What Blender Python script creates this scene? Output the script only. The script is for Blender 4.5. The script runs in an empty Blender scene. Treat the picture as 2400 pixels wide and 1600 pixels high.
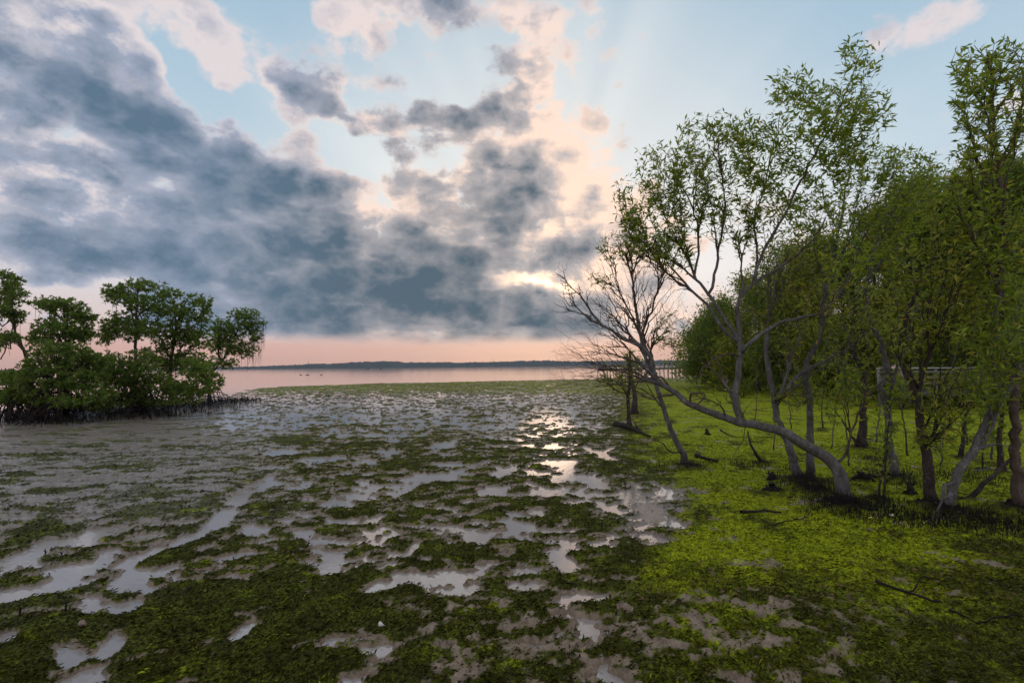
import bpy, bmesh, math, random
import numpy as np
from mathutils import Vector, Matrix

S = bpy.context.scene
C = S.collection
RNG = np.random.default_rng(7)

# ------------------------------------------------------------------ camera
CAM_H = 2.6
F_PX = 1133.0                      # focal length in photo pixels (2400 wide)
PITCH = math.radians(2.9)
ROLL = math.radians(0.6)           # horizon climbs a little to the right
cam_d = bpy.data.cameras.new('camera')
cam_d.sensor_width = 36.0
cam_d.lens = F_PX / 2400.0 * 36.0
cam_d.clip_start = 0.05
cam_d.clip_end = 20000.0
cam = bpy.data.objects.new('camera', cam_d)
C.objects.link(cam)
_f = Vector((0, math.cos(PITCH), math.sin(PITCH)))
_r0 = Vector((1, 0, 0))
_u0 = _r0.cross(_f)
_r = _r0 * math.cos(ROLL) - _u0 * math.sin(ROLL)
_u = _r0 * math.sin(ROLL) + _u0 * math.cos(ROLL)
cam.matrix_world = Matrix(((_r.x, _u.x, -_f.x, 0), (_r.y, _u.y, -_f.y, 0), (_r.z, _u.z, -_f.z, CAM_H), (0, 0, 0, 1)))
S.camera = cam


def ray(px, py):
    """world direction through a photo pixel (2400 x 1600), y component along the view about 1"""
    return _f + _r * ((px - 1200) / F_PX) + _u * ((800 - py) / F_PX)


def gpt(px, py, z=0.0):
    """the point on the flat at height z that a photo pixel looks at"""
    d = ray(px, py)
    t = (z - CAM_H) / d.z
    return Vector((0, 0, CAM_H)) + d * t


def dpt(px, py, y):
    """the point at distance y ahead that a photo pixel looks at"""
    d = ray(px, py)
    return Vector((0, 0, CAM_H)) + d * (y / d.y)


# ------------------------------------------------------------------ sun and sky
SUN_DIR = ray(1277, 668).normalized()
SUN_EL = math.asin(SUN_DIR.z)
SUN_AZ = math.atan2(SUN_DIR.x, SUN_DIR.y)
sun_d = bpy.data.lights.new('sun', 'SUN')
sun_d.energy = 0.02             # the sun is behind cloud: only a veiled glow gets through
sun_d.angle = math.radians(7.0)
sun_d.color = (1.0, 0.68, 0.45)
sun = bpy.data.objects.new('sun', sun_d)
C.objects.link(sun)
sun.rotation_euler = (-SUN_DIR).to_track_quat('-Z', 'Y').to_euler()
sun.location = (0, 0, 50)

S.view_settings.view_transform = 'Standard'
S.view_settings.look = 'None'
S.view_settings.gamma = 1.0
S.view_settings.use_curve_mapping = False
S.view_settings.exposure = 0.45
S.cycles.use_denoising = True
S.cycles.max_bounces = 8
S.cycles.diffuse_bounces = 2
S.cycles.use_adaptive_sampling = True
S.cycles.adaptive_threshold = 0.012
S.cycles.adaptive_min_samples = 16
S.cycles.glossy_bounces = 3
S.cycles.transmission_bounces = 4
S.cycles.transparent_max_bounces = 8
S.cycles.sample_clamp_indirect = 4.0
S.cycles.caustics_reflective = False
S.cycles.caustics_refractive = False


def s2l(*c):
    """sRGB 0-255 to linear"""
    out = []
    for v in c:
        v = v / 255.0
        out.append(v / 12.92 if v <= 0.04045 else ((v + 0.055) / 1.055) ** 2.4)
    return tuple(out)


class NT:
    """small helper to write node trees as expressions"""
    def __init__(self, tree):
        self.t = tree
        self.n = tree.nodes
        self.l = tree.links

    def new(self, typ, **kw):
        nd = self.n.new(typ)
        for k, v in kw.items():
            setattr(nd, k, v)
        return nd

    def put(self, sock, v):
        if v is None:
            return
        if isinstance(v, bpy.types.NodeSocket):
            self.l.new(v, sock)
        else:
            if hasattr(sock, 'default_value'):
                if sock.type == 'RGBA' and len(v) == 3:
                    v = (*v, 1.0)
                sock.default_value = v

    def m(self, op, a, b=None, c=None, clamp=False):
        nd = self.new('ShaderNodeMath', operation=op, use_clamp=clamp)
        self.put(nd.inputs[0], a)
        self.put(nd.inputs[1], b)
        if c is not None:
            self.put(nd.inputs[2], c)
        return nd.outputs[0]

    def v(self, op, a, b=None, scale=None):
        nd = self.new('ShaderNodeVectorMath', operation=op)
        self.put(nd.inputs[0], a)
        self.put(nd.inputs[1], b)
        if scale is not None:
            self.put(nd.inputs['Scale'], scale)
        return nd.outputs['Value'] if op in ('LENGTH', 'DOT_PRODUCT', 'DISTANCE') else nd.outputs[0]

    def mr(self, x, a, b, c=0.0, d=1.0, smooth=True):
        nd = self.new('ShaderNodeMapRange', interpolation_type='SMOOTHSTEP' if smooth else 'LINEAR')
        for i, q in enumerate((x, a, b, c, d)):
            self.put(nd.inputs[i], q)
        return nd.outputs[0]

    def noise(self, vec, scale, detail=4.0, rough=0.5, dist=0.0, color=False, lac=2.0):
        nd = self.new('ShaderNodeTexNoise', noise_dimensions='3D')
        self.put(nd.inputs['Vector'], vec)
        self.put(nd.inputs['Scale'], scale)
        self.put(nd.inputs['Detail'], detail)
        self.put(nd.inputs['Roughness'], rough)
        self.put(nd.inputs['Lacunarity'], lac)
        self.put(nd.inputs['Distortion'], dist)
        return nd.outputs['Color'] if color else nd.outputs['Fac']

    def mix(self, fac, a, b, blend='MIX'):
        nd = self.new('ShaderNodeMix', data_type='RGBA', blend_type=blend)
        self.put(nd.inputs[0], fac)
        self.put(nd.inputs[6], a)
        self.put(nd.inputs[7], b)
        return nd.outputs[2]

    def ramp(self, fac, stops, interp='LINEAR'):
        nd = self.new('ShaderNodeValToRGB')
        cr = nd.color_ramp
        cr.interpolation = interp
        while len(cr.elements) < len(stops):
            cr.elements.new(0.5)
        for e, (p, col) in zip(cr.elements, stops):
            e.position = p
            e.color = (*col, 1.0)
        self.put(nd.inputs[0], fac)
        return nd.outputs[0]
# cloud bodies: photo x, y, half width, half height, tilt (degrees, clockwise), cover, darkness
CLOUDS = [
    # the long dark bank from the upper left down to the middle
    (60, 175, 300, 90, 30, .8, .75), (330, 290, 260, 80, 22, .8, .80), (480, 400, 260, 90, 28, .8, .85),
    (610, 470, 220, 95, 25, .8, .95), (730, 560, 170, 80, 25, .8, .95), (300, 460, 330, 110, 14, .7, .45),
    (90, 540, 360, 90, 6, .8, .55), (330, 590, 420, 46, 2, .8, .70), (30, 400, 170, 110, 20, .7, .35),
    # the big flat-bottomed one over the water
    (930, 745, 520, 75, 2, 1.0, 1.1), (1000, 670, 330, 110, 0, 1.0, 1.2), (560, 755, 260, 50, 3, .8, .8), (850, 690, 260, 80, 0, .4, .5), (1000, 590, 220, 90, 0, .9, .70), (620, 690, 320, 75, 4, .7, .60),
    (1150, 520, 110, 70, -20, .8, .85), (1208, 425, 52, 48, 0, .8, .95), (1105, 468, 60, 42, 0, .8, .95), (1205, 500, 45, 60, 0, .6, .6),
    (1200, 770, 240, 45, -2, .8, .60), (800, 600, 130, 60, 10, .6, .5),
    (1310, 600, 45, 45, 0, .6, .75), (1345, 545, 50, 60, 0, .5, .4), (1250, 600, 36, 26, 0, .6, .9), (1330, 740, 70, 50, 0, .6, .6), (1350, 650, 30, 40, 0, .4, .5),
    # broken cumulus above it
    (850, 275, 150, 48, 10, .6, .62), (780, 265, 60, 30, 10, .4, .4), (640, 190, 95, 40, 20, .6, .62), (735, 238, 80, 28, 15, .5, .62), (800, 190, 110, 60, 0, .35, .2),
    (1150, 248, 95, 45, -35, .7, .80), (1050, 285, 90, 38, 0, .5, .50), (1130, 190, 45, 40, 0, .5, .45), (1180, 320, 120, 50, -20, .3, .05),
    (1080, 20, 210, 70, 5, .7, .55), (1180, 50, 70, 60, 0, .4, .1), (930, 420, 95, 50, 0, .6, .50), (920, 470, 90, 60, 0, .5, .1), (1030, 440, 55, 38, -40, .6, .60), (1010, 480, 60, 40, 0, .5, .4),
    # thin, bright ones
    (850, 25, 100, 60, -30, .7, .0), (820, 80, 60, 50, 0, .5, .0), (330, 130, 230, 62, 34, .7, .05), (180, 40, 200, 60, 20, .6, .25), (430, 40, 260, 70, 32, .7, .20), (480, 50, 90, 50, 30, .4, -.1),
    (580, 130, 60, 80, 40, .5, .05), (690, 350, 75, 90, 10, .5, .12), (760, 450, 90, 70, 20, .5, .14), (800, 540, 60, 50, 0, .4, .0),
    (1320, 330, 80, 110, 10, .6, .05), (1250, 170, 70, 120, 0, .5, .05), (1270, 110, 40, 60, 0, .3, .0), (1400, 470, 150, 80, -10, .7, .05), (1300, 460, 90, 60, 0, .6, .0), (1360, 560, 110, 80, 0, .6, .15),
    (1010, 105, 40, 60, 0, .5, .0), (1150, 355, 110, 40, -10, .3, .05), (1480, 125, 90, 28, -15, .5, .0), (1360, 140, 40, 50, 0, .3, .0), (1420, 25, 70, 40, 10, .4, .0), (1420, 320, 40, 60, 30, .3, .0),
    (700, 150, 120, 60, 30, .1, .1), (900, 150, 90, 60, 0, .0, .1), (1430, 680, 140, 160, 0, .5, .10), (1300, 400, 70, 50, 0, .4, .0),
    (2130, 110, 60, 26, 10, .95, .0), (2160, 178, 55, 18, -5, .95, .0), (2260, 20, 200, 50, -10, .85, .0), (2230, 310, 120, 26, -8, .9, .0), (2130, 275, 45, 16, 0, .9, .0), (1820, 160, 40, 14, 0, .7, 0),
    (1640, 640, 420, 260, 0, .30, .0), (2000, 420, 500, 90, 0, .15, .0),
    # gaps of clear sky
    (1860, 180, 500, 300, 0, -.55, 0), (1560, 230, 130, 240, 15, -.25, 0), (440, 195, 90, 60, 40, -.9, -.5), (130, 290, 150, 45, 32, -1.1, -.8), (530, 250, 170, 38, 30, -.9, -.5), (640, 60, 110, 70, 30, -.3, 0),
    (1085, 170, 110, 60, 0, -.5, 0), (830, 355, 75, 50, 10, -.8, -.2), (1030, 360, 60, 60, 0, -.3, -.1), (970, 520, 80, 40, 0, -.5, -.3), (1040, 130, 40, 60, 0, -.3, 0), (1150, 110, 60, 40, 0, -.3, 0), (700, 300, 20, 20, 0, 0, 0),
    # lighter strips low down and the break at the sun
    (120, 690, 300, 45, 0, -.7, -.8), (620, 700, 120, 12, 3, -.4, -.8), (420, 700, 150, 22, 5, -.4, -.5), (150, 465, 110, 45, 10, -.1, -.45), (600, 570, 80, 28, 20, -.1, -.45), (370, 395, 60, 22, 10, 0, -.3), (60, 600, 120, 25, 0, 0, -.2),
    (1276, 655, 34, 32, 30, -.5, -1.15), (1305, 695, 28, 24, 40, -.3, -.8), (1200, 612, 55, 20, 35, -.2, -.6), (1250, 560, 60, 50, 0, 0, -.5), (1340, 640, 50, 80, 0, 0, -.4),
]
AZ_N, EL_N = 62, 21
AZ_MAX, EL_STEP = math.radians(54.0), math.radians(2.05)


def cloud_tables():
    """cover and darkness of the cloud deck on an azimuth / elevation grid"""
    az = np.linspace(-AZ_MAX, AZ_MAX, AZ_N)
    el = np.arange(EL_N) * EL_STEP
    A, E = np.meshgrid(az, el)
    cov = np.zeros_like(A)
    drk = np.zeros_like(A)
    for (px, py, rx, ry, rot, c, k) in CLOUDS:
        d = ray(px, py)
        kk = 1.0 / d.length
        d = d.normalized()
        az0, el0 = math.atan2(d.x, d.y), math.asin(d.z)
        dx = (A - az0) * math.cos(el0)
        dy = -(E - el0)
        ca, sa = math.cos(math.radians(rot)), math.sin(math.radians(rot))
        u = (dx * ca + dy * sa) / (rx / F_PX * kk)
        v = (-dx * sa + dy * ca) / (ry / F_PX * kk)
        w = np.exp(-(u * u + v * v) * 0.9)
        cov += c * w
        drk += k * w
    cov = np.tanh(cov * .7)
    drk = np.where(drk > 0, 1.0 - np.exp(-0.95 * np.maximum(drk, 0)), drk * .8)
    return np.clip(cov, -1, 1), np.clip(drk, -.5, 1.15)


def build_world():
    w = bpy.data.worlds.new('World')
    w.use_nodes = True
    w.node_tree.nodes.clear()
    cov, drk = cloud_tables()
    t = NT(w.node_tree)
    tc = t.new('ShaderNodeTexCoord')
    dr = t.v('NORMALIZE', tc.outputs['Generated'])
    sx = t.new('ShaderNodeSeparateXYZ')
    t.put(sx.inputs[0], dr)
    el = sx.outputs[2]
    # edges are torn by a little turbulence
    wn = t.noise(dr, 13.0, 2.0, 0.6, color=True)
    d2 = t.v('ADD', dr, t.v('SCALE', t.v('SUBTRACT', wn, (.5, .5, .5)), None, 0.085))
    s2 = t.new('ShaderNodeSeparateXYZ')
    t.put(s2.inputs[0], t.v('NORMALIZE', d2))
    azi = t.m('ARCTAN2', s2.outputs[0], s2.outputs[1])
    ele = t.m('ARCSINE', s2.outputs[2])
    side = t.m('GREATER_THAN', azi, 0.0)
    half = AZ_N // 2
    xL = t.m('MULTIPLY_ADD', azi, 1.0 / AZ_MAX, 1.0)
    # column spacing: the left ramp ends and the right ramp starts on shared columns either side of 0
    step = 2 * AZ_MAX / (AZ_N - 1)
    a0, a1 = -AZ_MAX, -AZ_MAX + step * (half)           # left: columns 0..half
    xL = t.m('MULTIPLY_ADD', azi, 1.0 / (a1 - a0), -a0 / (a1 - a0))
    b0, b1 = -AZ_MAX + step * (half - 1), AZ_MAX         # right: columns half-1..end
    xR = t.m('MULTIPLY_ADD', azi, 1.0 / (b1 - b0), -b0 / (b1 - b0))
    xE = t.m('MULTIPLY', ele, 1.0 / (EL_STEP * (EL_N - 1)))

    def azramp(nv, g, x, c0, c1):
        n = c1 - c0
        gg = bpy.data.node_groups.new('cloud_row', 'ShaderNodeTree')
        gg.interface.new_socket('Along', in_out='INPUT', socket_type='NodeSocketFloat')
        gg.interface.new_socket('Row', in_out='OUTPUT', socket_type='NodeSocketColor')
        r = NT(gg)
        i_, o_ = r.new('NodeGroupInput'), r.new('NodeGroupOutput')
        r.put(o_.inputs[0], r.ramp(i_.outputs[0], [(i / (n - 1), tuple(float(nv[min(g + j, EL_N - 1), c0 + i]) for j in range(3))) for i in range(n)]))
        gn = t.new('ShaderNodeGroup')
        gn.node_tree = gg
        t.put(gn.inputs[0], x)
        return gn.outputs[0]

    def tables(specs):
        tots = [None] * len(specs)
        for g in range(0, EL_N, 3):
            stops = []
            for p_ in (g - 1, g, g + 1, g + 2, g + 3):
                if 0 <= p_ <= EL_N - 1:
                    stops.append((p_ / (EL_N - 1), tuple(1.0 if p_ == g + j else 0.0 for j in range(3))))
            hat = t.ramp(xE, stops)
            for i, (val, lo, hi) in enumerate(specs):
                nv = np.clip((val - lo) / (hi - lo), 0, 1)
                mixed = t.mix(side, azramp(nv, g, xL, 0, half + 1), azramp(nv, g, xR, half - 1, AZ_N))
                x = t.v('DOT_PRODUCT', mixed, hat)
                tots[i] = x if tots[i] is None else t.m('ADD', tots[i], x)
        return [t.m('MULTIPLY_ADD', tt, hi - lo, lo) for tt, (val, lo, hi) in zip(tots, specs)]
    fade = t.m('MULTIPLY', t.mr(t.m('ABSOLUTE', azi), 1.30, 0.92), t.mr(ele, 0.98, 0.70))
    T, Kd = tables([(cov, -1.0, 1.0), (drk, -.5, 1.2)])
    # beyond the frame the same broken deck goes on
    rest = t.m('SUBTRACT', t.noise(dr, 3.1, 1.0, .5), .5)
    away = t.m('SUBTRACT', 1.0, fade)
    T = t.m('ADD', t.m('MULTIPLY', T, fade), t.m('MULTIPLY', away, t.m('MULTIPLY_ADD', rest, 2.6, .36)))
    Kd = t.m('ADD', t.m('MULTIPLY', Kd, fade), t.m('MULTIPLY', away, t.m('MULTIPLY_ADD', rest, 1.1, .12)))

    g2 = bpy.data.node_groups.new('cloud_puffs', 'ShaderNodeTree')
    g2.interface.new_socket('Direction', in_out='INPUT', socket_type='NodeSocketVector')
    g2.interface.new_socket('Tear', in_out='INPUT', socket_type='NodeSocketVector')
    g2.interface.new_socket('Thickness', in_out='OUTPUT', socket_type='NodeSocketFloat')
    g2.interface.new_socket('Soft', in_out='OUTPUT', socket_type='NodeSocketFloat')
    q = NT(g2)
    gi = q.new('NodeGroupInput')
    go = q.new('NodeGroupOutput')
    ft = q.v('MULTIPLY', gi.outputs[0], (1, 1, 1.5))
    n1 = q.noise(ft, 5.0, 2.0, 0.5)
    n2 = q.noise(q.v('ADD', ft, (5.3, 1.7, 9.1)), 15.0, 6.0, 0.66)
    n3 = q.noise(q.v('ADD', ft, (5.3, 1.7, 9.1)), 15.0, 3.0, 0.60)
    vo = q.new('ShaderNodeTexVoronoi', feature='F1', distance='EUCLIDEAN')
    q.put(vo.inputs['Vector'], q.v('ADD', ft, q.v('SCALE', gi.outputs[1], None, 0.07)))
    vo.inputs['Scale'].default_value = 13.0
    vo.inputs['Detail'].default_value = 0.0
    vo.inputs['Roughness'].default_value = 0.5
    puff = q.m('SUBTRACT', 0.45, vo.outputs['Distance'])
    nn = q.m('ADD', q.m('MULTIPLY', q.m('SUBTRACT', n1, .5), 0.75), q.m('MULTIPLY', q.m('SUBTRACT', n2, .5), 1.1))
    q.put(go.inputs[0], q.m('ADD', nn, q.m('MULTIPLY', puff, 0.55)))
    q.put(go.inputs[1], q.m('MULTIPLY', n3, 1.1))

    def use(vec):
        gn = t.new('ShaderNodeGroup')
        gn.node_tree = g2
        t.put(gn.inputs[0], vec)
        t.put(gn.inputs[1], wn)
        return gn.outputs
    N, Ns = use(dr)
    to_sun = t.v('ADD', dr, t.v('SCALE', t.v('SUBTRACT', tuple(SUN_DIR + Vector((0, 0, .3))), dr), None, 0.035))
    N2 = use(to_sun)[1]
    # the deck stops just above the horizon
    wob = t.m('MULTIPLY', t.m('SUBTRACT', t.noise(t.v('MULTIPLY', dr, (1, 1, 3)), 9.0, 3.0, .55), .5), 0.03)
    low = t.mr(t.m('ADD', el, wob), 0.040, 0.075)

    cs = t.v('DOT_PRODUCT', dr, tuple(SUN_DIR))
    near = t.mr(cs, 0.78, 1.0)            # wide glow round the sun
    core = t.mr(cs, 0.972, 0.9997)        # the break in the cloud
    disc = t.mr(cs, 0.9975, 0.99995)

    # clear sky: physical sky plus the rosy haze near the horizon
    sky = t.new('ShaderNodeTexSky', sky_type='NISHITA')
    sky.sun_disc = False
    sky.sun_elevation = SUN_EL
    sky.sun_rotation = SUN_AZ
    sky.altitude = 5.0
    sky.air_density = 1.0
    sky.dust_density = 1.2
    sky.ozone_density = 2.0
    K = 0.1

    def col(*c):
        return tuple(x / K for x in s2l(*c))
    air = t.ramp(t.m('MULTIPLY', el, 1.0 / 0.64, clamp=True),
                 [(0.0, s2l(204, 162, 150)), (0.06, s2l(202, 162, 154)), (0.13, s2l(206, 188, 186)), (0.28, s2l(206, 206, 212)),
                  (0.52, s2l(182, 200, 211)), (0.75, s2l(163, 187, 204)), (1.0, s2l(150, 178, 198))])
    air = t.v('SCALE', air, None, .92 / K)
    base = t.mix(0.96, sky.outputs[0], air)
    base = t.mix(t.m('MULTIPLY', near, t.mr(el, 0.04, 0.2, 0.0, 0.42)), base, col(250, 236, 220))
    # faint shafts of light fanning up from the sun
    e1 = Vector((SUN_DIR.y, -SUN_DIR.x, 0)).normalized()
    e2 = e1.cross(SUN_DIR).normalized()
    fan = t.m('ARCTAN2', t.v('DOT_PRODUCT', dr, tuple(e1)), t.v('DOT_PRODUCT', dr, tuple(e2)))
    sh = t.new('ShaderNodeTexNoise', noise_dimensions='1D')
    t.put(sh.inputs['W'], fan)
    sh.inputs['Scale'].default_value = 4.0
    sh.inputs['Detail'].default_value = 1.0
    shaft = t.m('MULTIPLY', t.mr(sh.outputs['Fac'], .42, .68), t.m('MULTIPLY', t.mr(cs, .70, .93), t.mr(el, .06, .2)))
    base = t.mix(t.m('MULTIPLY', shaft, .13), base, col(244, 240, 230))
    # cloud colour from how dark its belly is and how it faces the sun
    lit = t.mr(t.m('SUBTRACT', Ns, N2), -0.10, 0.26)
    cream = t.mix(near, col(202, 194, 196), col(238, 208, 188))
    midc = t.mix(near, col(146, 154, 172), col(170, 164, 164))
    dark = t.mix(near, col(84, 106, 126), col(76, 92, 104))
    D = t.m('ADD', Kd, t.m('MULTIPLY', N, t.m('SUBTRACT', t.mr(Kd, -.05, .40, .75, 1.45), t.mr(Kd, .50, .80, .0, .60))))
    pale = t.mr(t.noise(t.v('MULTIPLY', dr, (1, 1, 2.4)), 6.5, 3.0, .6), .50, .72)
    D = t.m('SUBTRACT', D, t.m('MULTIPLY', pale, .34))
    c2 = t.mix(t.mr(D, 0.08, 0.36, smooth=False), cream, midc)
    c2 = t.mix(t.mr(D, 0.32, 0.98, smooth=False), c2, dark)
    rim = t.m('MULTIPLY', t.m('MULTIPLY', lit, t.mr(D, 0.85, 0.10)), 0.7)
    c2 = t.mix(rim, c2, cream)
    D3 = t.m('ADD', t.m('MULTIPLY_ADD', T, 0.80, -0.03), N)
    cover = t.m('MULTIPLY', t.mr(D3, 0.03, 0.31), low)
    out = t.mix(cover, base, c2)
    # the sun behind, through the thin places
    thin = t.mr(t.m('ADD', D, t.m('MULTIPLY', N, 0.6)), 0.22, -0.30)
    out = t.v('ADD', out, t.v('SCALE', t.mix(core, (0, 0, 0), col(255, 196, 126)), None, t.m('MULTIPLY', thin, 0.16)))
    out = t.v('ADD', out, t.v('SCALE', t.mix(disc, (0, 0, 0), (9, 6, 3)), None, thin))
    bg = t.new('ShaderNodeBackground')
    t.put(bg.inputs[0], out)
    bg.inputs[1].default_value = K * .95
    wo = t.new('ShaderNodeOutputWorld')
    t.l.new(bg.outputs[0], wo.inputs[0])
    S.world = w
    w.cycles.sampling_method = 'NONE'


build_world()
# ------------------------------------------------------------------ helpers
def lerp(a, b, t):
    return a + (b - a) * t


def sstep(x, a, b):
    t = np.clip((x - a) / (b - a), 0.0, 1.0)
    return t * t * (3 - 2 * t)


def perlin(x, y, seed=0):
    xi = np.floor(x).astype(np.int64)
    yi = np.floor(y).astype(np.int64)
    xf = x - xi
    yf = y - yi

    def grad(ix, iy, dx, dy):
        h = (ix * 374761393 + iy * 668265263 + seed * 974711) & 0x7fffffff
        h = ((h ^ (h >> 13)) * 1274126177) & 0x7fffffff
        h = (h ^ (h >> 16)) & 0xffff
        a = h * (2 * math.pi / 65536.0)
        return np.cos(a) * dx + np.sin(a) * dy
    u = xf * xf * xf * (xf * (xf * 6 - 15) + 10)
    v = yf * yf * yf * (yf * (yf * 6 - 15) + 10)
    n00 = grad(xi, yi, xf, yf)
    n10 = grad(xi + 1, yi, xf - 1, yf)
    n01 = grad(xi, yi + 1, xf, yf - 1)
    n11 = grad(xi + 1, yi + 1, xf - 1, yf - 1)
    return lerp(lerp(n00, n10, u), lerp(n01, n11, u), v) * 1.5


def fbm(x, y, octs=4, gain=0.5, seed=0):
    s = np.zeros_like(x)
    a, f, tot = 1.0, 1.0, 0.0
    for i in range(octs):
        s += a * perlin(x * f + 13.7 * i, y * f - 7.1 * i, seed + i * 17)
        tot += a
        a *= gain
        f *= 2.03
    return s / tot


CAM_P = Vector((0, 0, CAM_H))


def to_px(P):
    """photo pixel of world points, array (n, 3)"""
    d = P - np.array(CAM_P)
    w = np.maximum(d @ np.array(_f), 1e-3)
    return 1200 + F_PX * (d @ np.array(_r)) / w, 800 - F_PX * (d @ np.array(_u)) / w


def new_mesh(name, V, faces, mats, parent=None, smooth=False, attrs=None, loc=None):
    """one mesh object; faces is a list of (n, k) index arrays; attrs: {name: (domain, values)}"""
    me = bpy.data.meshes.new(name)
    V = np.asarray(V, dtype=np.float32).reshape(-1, 3)
    if loc is not None:
        V = V - np.array(loc, dtype=np.float32)
    if not isinstance(faces, (list, tuple)):
        faces = [faces]
    faces = [np.asarray(f, dtype=np.int32) for f in faces if len(f)]
    nl = sum(f.size for f in faces)
    nf = sum(len(f) for f in faces)
    me.vertices.add(len(V))
    me.vertices.foreach_set('co', V.ravel())
    me.loops.add(nl)
    me.polygons.add(nf)
    if nf:
        me.loops.foreach_set('vertex_index', np.concatenate([f.ravel() for f in faces]))
        tot = np.concatenate([np.full(len(f), f.shape[1], dtype=np.int32) for f in faces])
        st = np.concatenate(([0], np.cumsum(tot)[:-1])).astype(np.int32)
        me.polygons.foreach_set('loop_start', st)
        me.polygons.foreach_set('loop_total', tot)
    if smooth:
        me.polygons.foreach_set('use_smooth', np.ones(nf, dtype=bool))
    for an, (dom, val) in (attrs or {}).items():
        at = me.attributes.new(an, 'FLOAT', dom)
        at.data.foreach_set('value', np.asarray(val, dtype=np.float32))
    me.update(calc_edges=True)
    me.validate()
    for m_ in (mats if isinstance(mats, (list, tuple)) else [mats]):
        me.materials.append(m_)
    ob = bpy.data.objects.new(name, me)
    C.objects.link(ob)
    if parent is not None:
        ob.parent = parent
    elif loc is not None:
        ob.location = loc
    return ob


def empty(name, loc):
    o = bpy.data.objects.new(name, None)
    o.location = loc
    o.empty_display_size = 0.3
    C.objects.link(o)
    return o


def tag(o, label=None, cat=None, group=None, kind=None):
    for k, v in (('label', label), ('category', cat), ('group', group), ('kind', kind)):
        if v:
            o[k] = v
    return o


class MB:
    """collects boxes, tubes and lofts into one mesh"""
    def __init__(self):
        self.V, self.F, self.n = [], {}, 0

    def add(self, v, f):
        v = np.asarray(v, dtype=float).reshape(-1, 3)
        self.V.append(v)
        for face in f:
            self.F.setdefault(len(face), []).append([i + self.n for i in face])
        self.n += len(v)
        return self

    def box(self, c, s, rz=0.0):
        x, y, z = (q / 2 for q in s)
        p = np.array([(-x, -y, -z), (x, -y, -z), (x, y, -z), (-x, y, -z), (-x, -y, z), (x, -y, z), (x, y, z), (-x, y, z)])
        ca, sa = math.cos(rz), math.sin(rz)
        p = np.stack([p[:, 0] * ca - p[:, 1] * sa, p[:, 0] * sa + p[:, 1] * ca, p[:, 2]], 1) + np.array(c)
        return self.add(p, [(3, 2, 1, 0), (4, 5, 6, 7), (0, 1, 5, 4), (1, 2, 6, 5), (2, 3, 7, 6), (3, 0, 4, 7)])

    def beam(self, a, b, w, h):
        """a rectangular bar from a to b, w wide (horizontal), h high"""
        a, b = np.array(a, float), np.array(b, float)
        d = (b - a) / np.linalg.norm(b - a)
        s = np.cross(d, (0, 0, 1.0))
        if np.linalg.norm(s) < 1e-3:
            s = np.array((1.0, 0, 0))
        s /= np.linalg.norm(s)
        u = np.cross(s, d)
        p = [q + s * sx * w / 2 + u * sz * h / 2 for q in (a, b) for sx, sz in ((-1, -1), (1, -1), (1, 1), (-1, 1))]
        return self.add(p, [(0, 1, 2, 3), (7, 6, 5, 4), (0, 4, 5, 1), (1, 5, 6, 2), (2, 6, 7, 3), (3, 7, 4, 0)])

    def tube(self, pts, rad, k=6):
        pts = np.array(pts, float)
        rad = np.full(len(pts), rad) if np.isscalar(rad) else np.array(rad)
        rings = []
        for i in range(len(pts)):
            t = pts[min(i + 1, len(pts) - 1)] - pts[max(i - 1, 0)]
            t = t / (np.linalg.norm(t) + 1e-9)
            ref = np.array((0, 0, 1.0)) if abs(t[2]) < .9 else np.array((1.0, 0, 0))
            s = np.cross(t, ref)
            s /= np.linalg.norm(s)
            u = np.cross(s, t)
            a = np.arange(k) * 2 * math.pi / k
            rings.append(pts[i] + rad[i] * (np.cos(a)[:, None] * s + np.sin(a)[:, None] * u))
        V = np.concatenate(rings)
        F = [(i * k + j, i * k + (j + 1) % k, (i + 1) * k + (j + 1) % k, (i + 1) * k + j) for i in range(len(pts) - 1) for j in range(k)]
        F.append(tuple(range(k))[::-1])
        F.append(tuple((len(pts) - 1) * k + j for j in range(k)))
        return self.add(V, F)

    def build(self, name, mat, parent=None, smooth=False, loc=None):
        fs = [np.array(v) for v in self.F.values()]
        return new_mesh(name, np.concatenate(self.V), fs, mat, parent, smooth, None, loc)


def mat(name):
    m_ = bpy.data.materials.new(name)
    m_.use_nodes = True
    m_.node_tree.nodes.clear()
    t = NT(m_.node_tree)
    out = t.new('ShaderNodeOutputMaterial')
    return m_, t, out


def principled(t, base, rough=0.8, spec=0.3, normal=None, **kw):
    p = t.new('ShaderNodeBsdfPrincipled')
    t.put(p.inputs['Base Color'], base)
    t.put(p.inputs['Roughness'], rough)
    t.put(p.inputs['Specular IOR Level'], spec)
    if normal is not None:
        t.put(p.inputs['Normal'], normal)
    for k, v in kw.items():
        t.put(p.inputs[k], v)
    return p


def bump(t, h, strength=0.5, dist=0.02):
    b = t.new('ShaderNodeBump')
    b.inputs['Strength'].default_value = strength
    b.inputs['Distance'].default_value = dist
    t.put(b.inputs['Height'], h)
    return b.outputs[0]


def objpos(t):
    return t.new('ShaderNodeNewGeometry').outputs['Position']


def attr(t, name):
    a = t.new('ShaderNodeAttribute')
    a.attribute_name = name
    return a.outputs['Fac']
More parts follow.
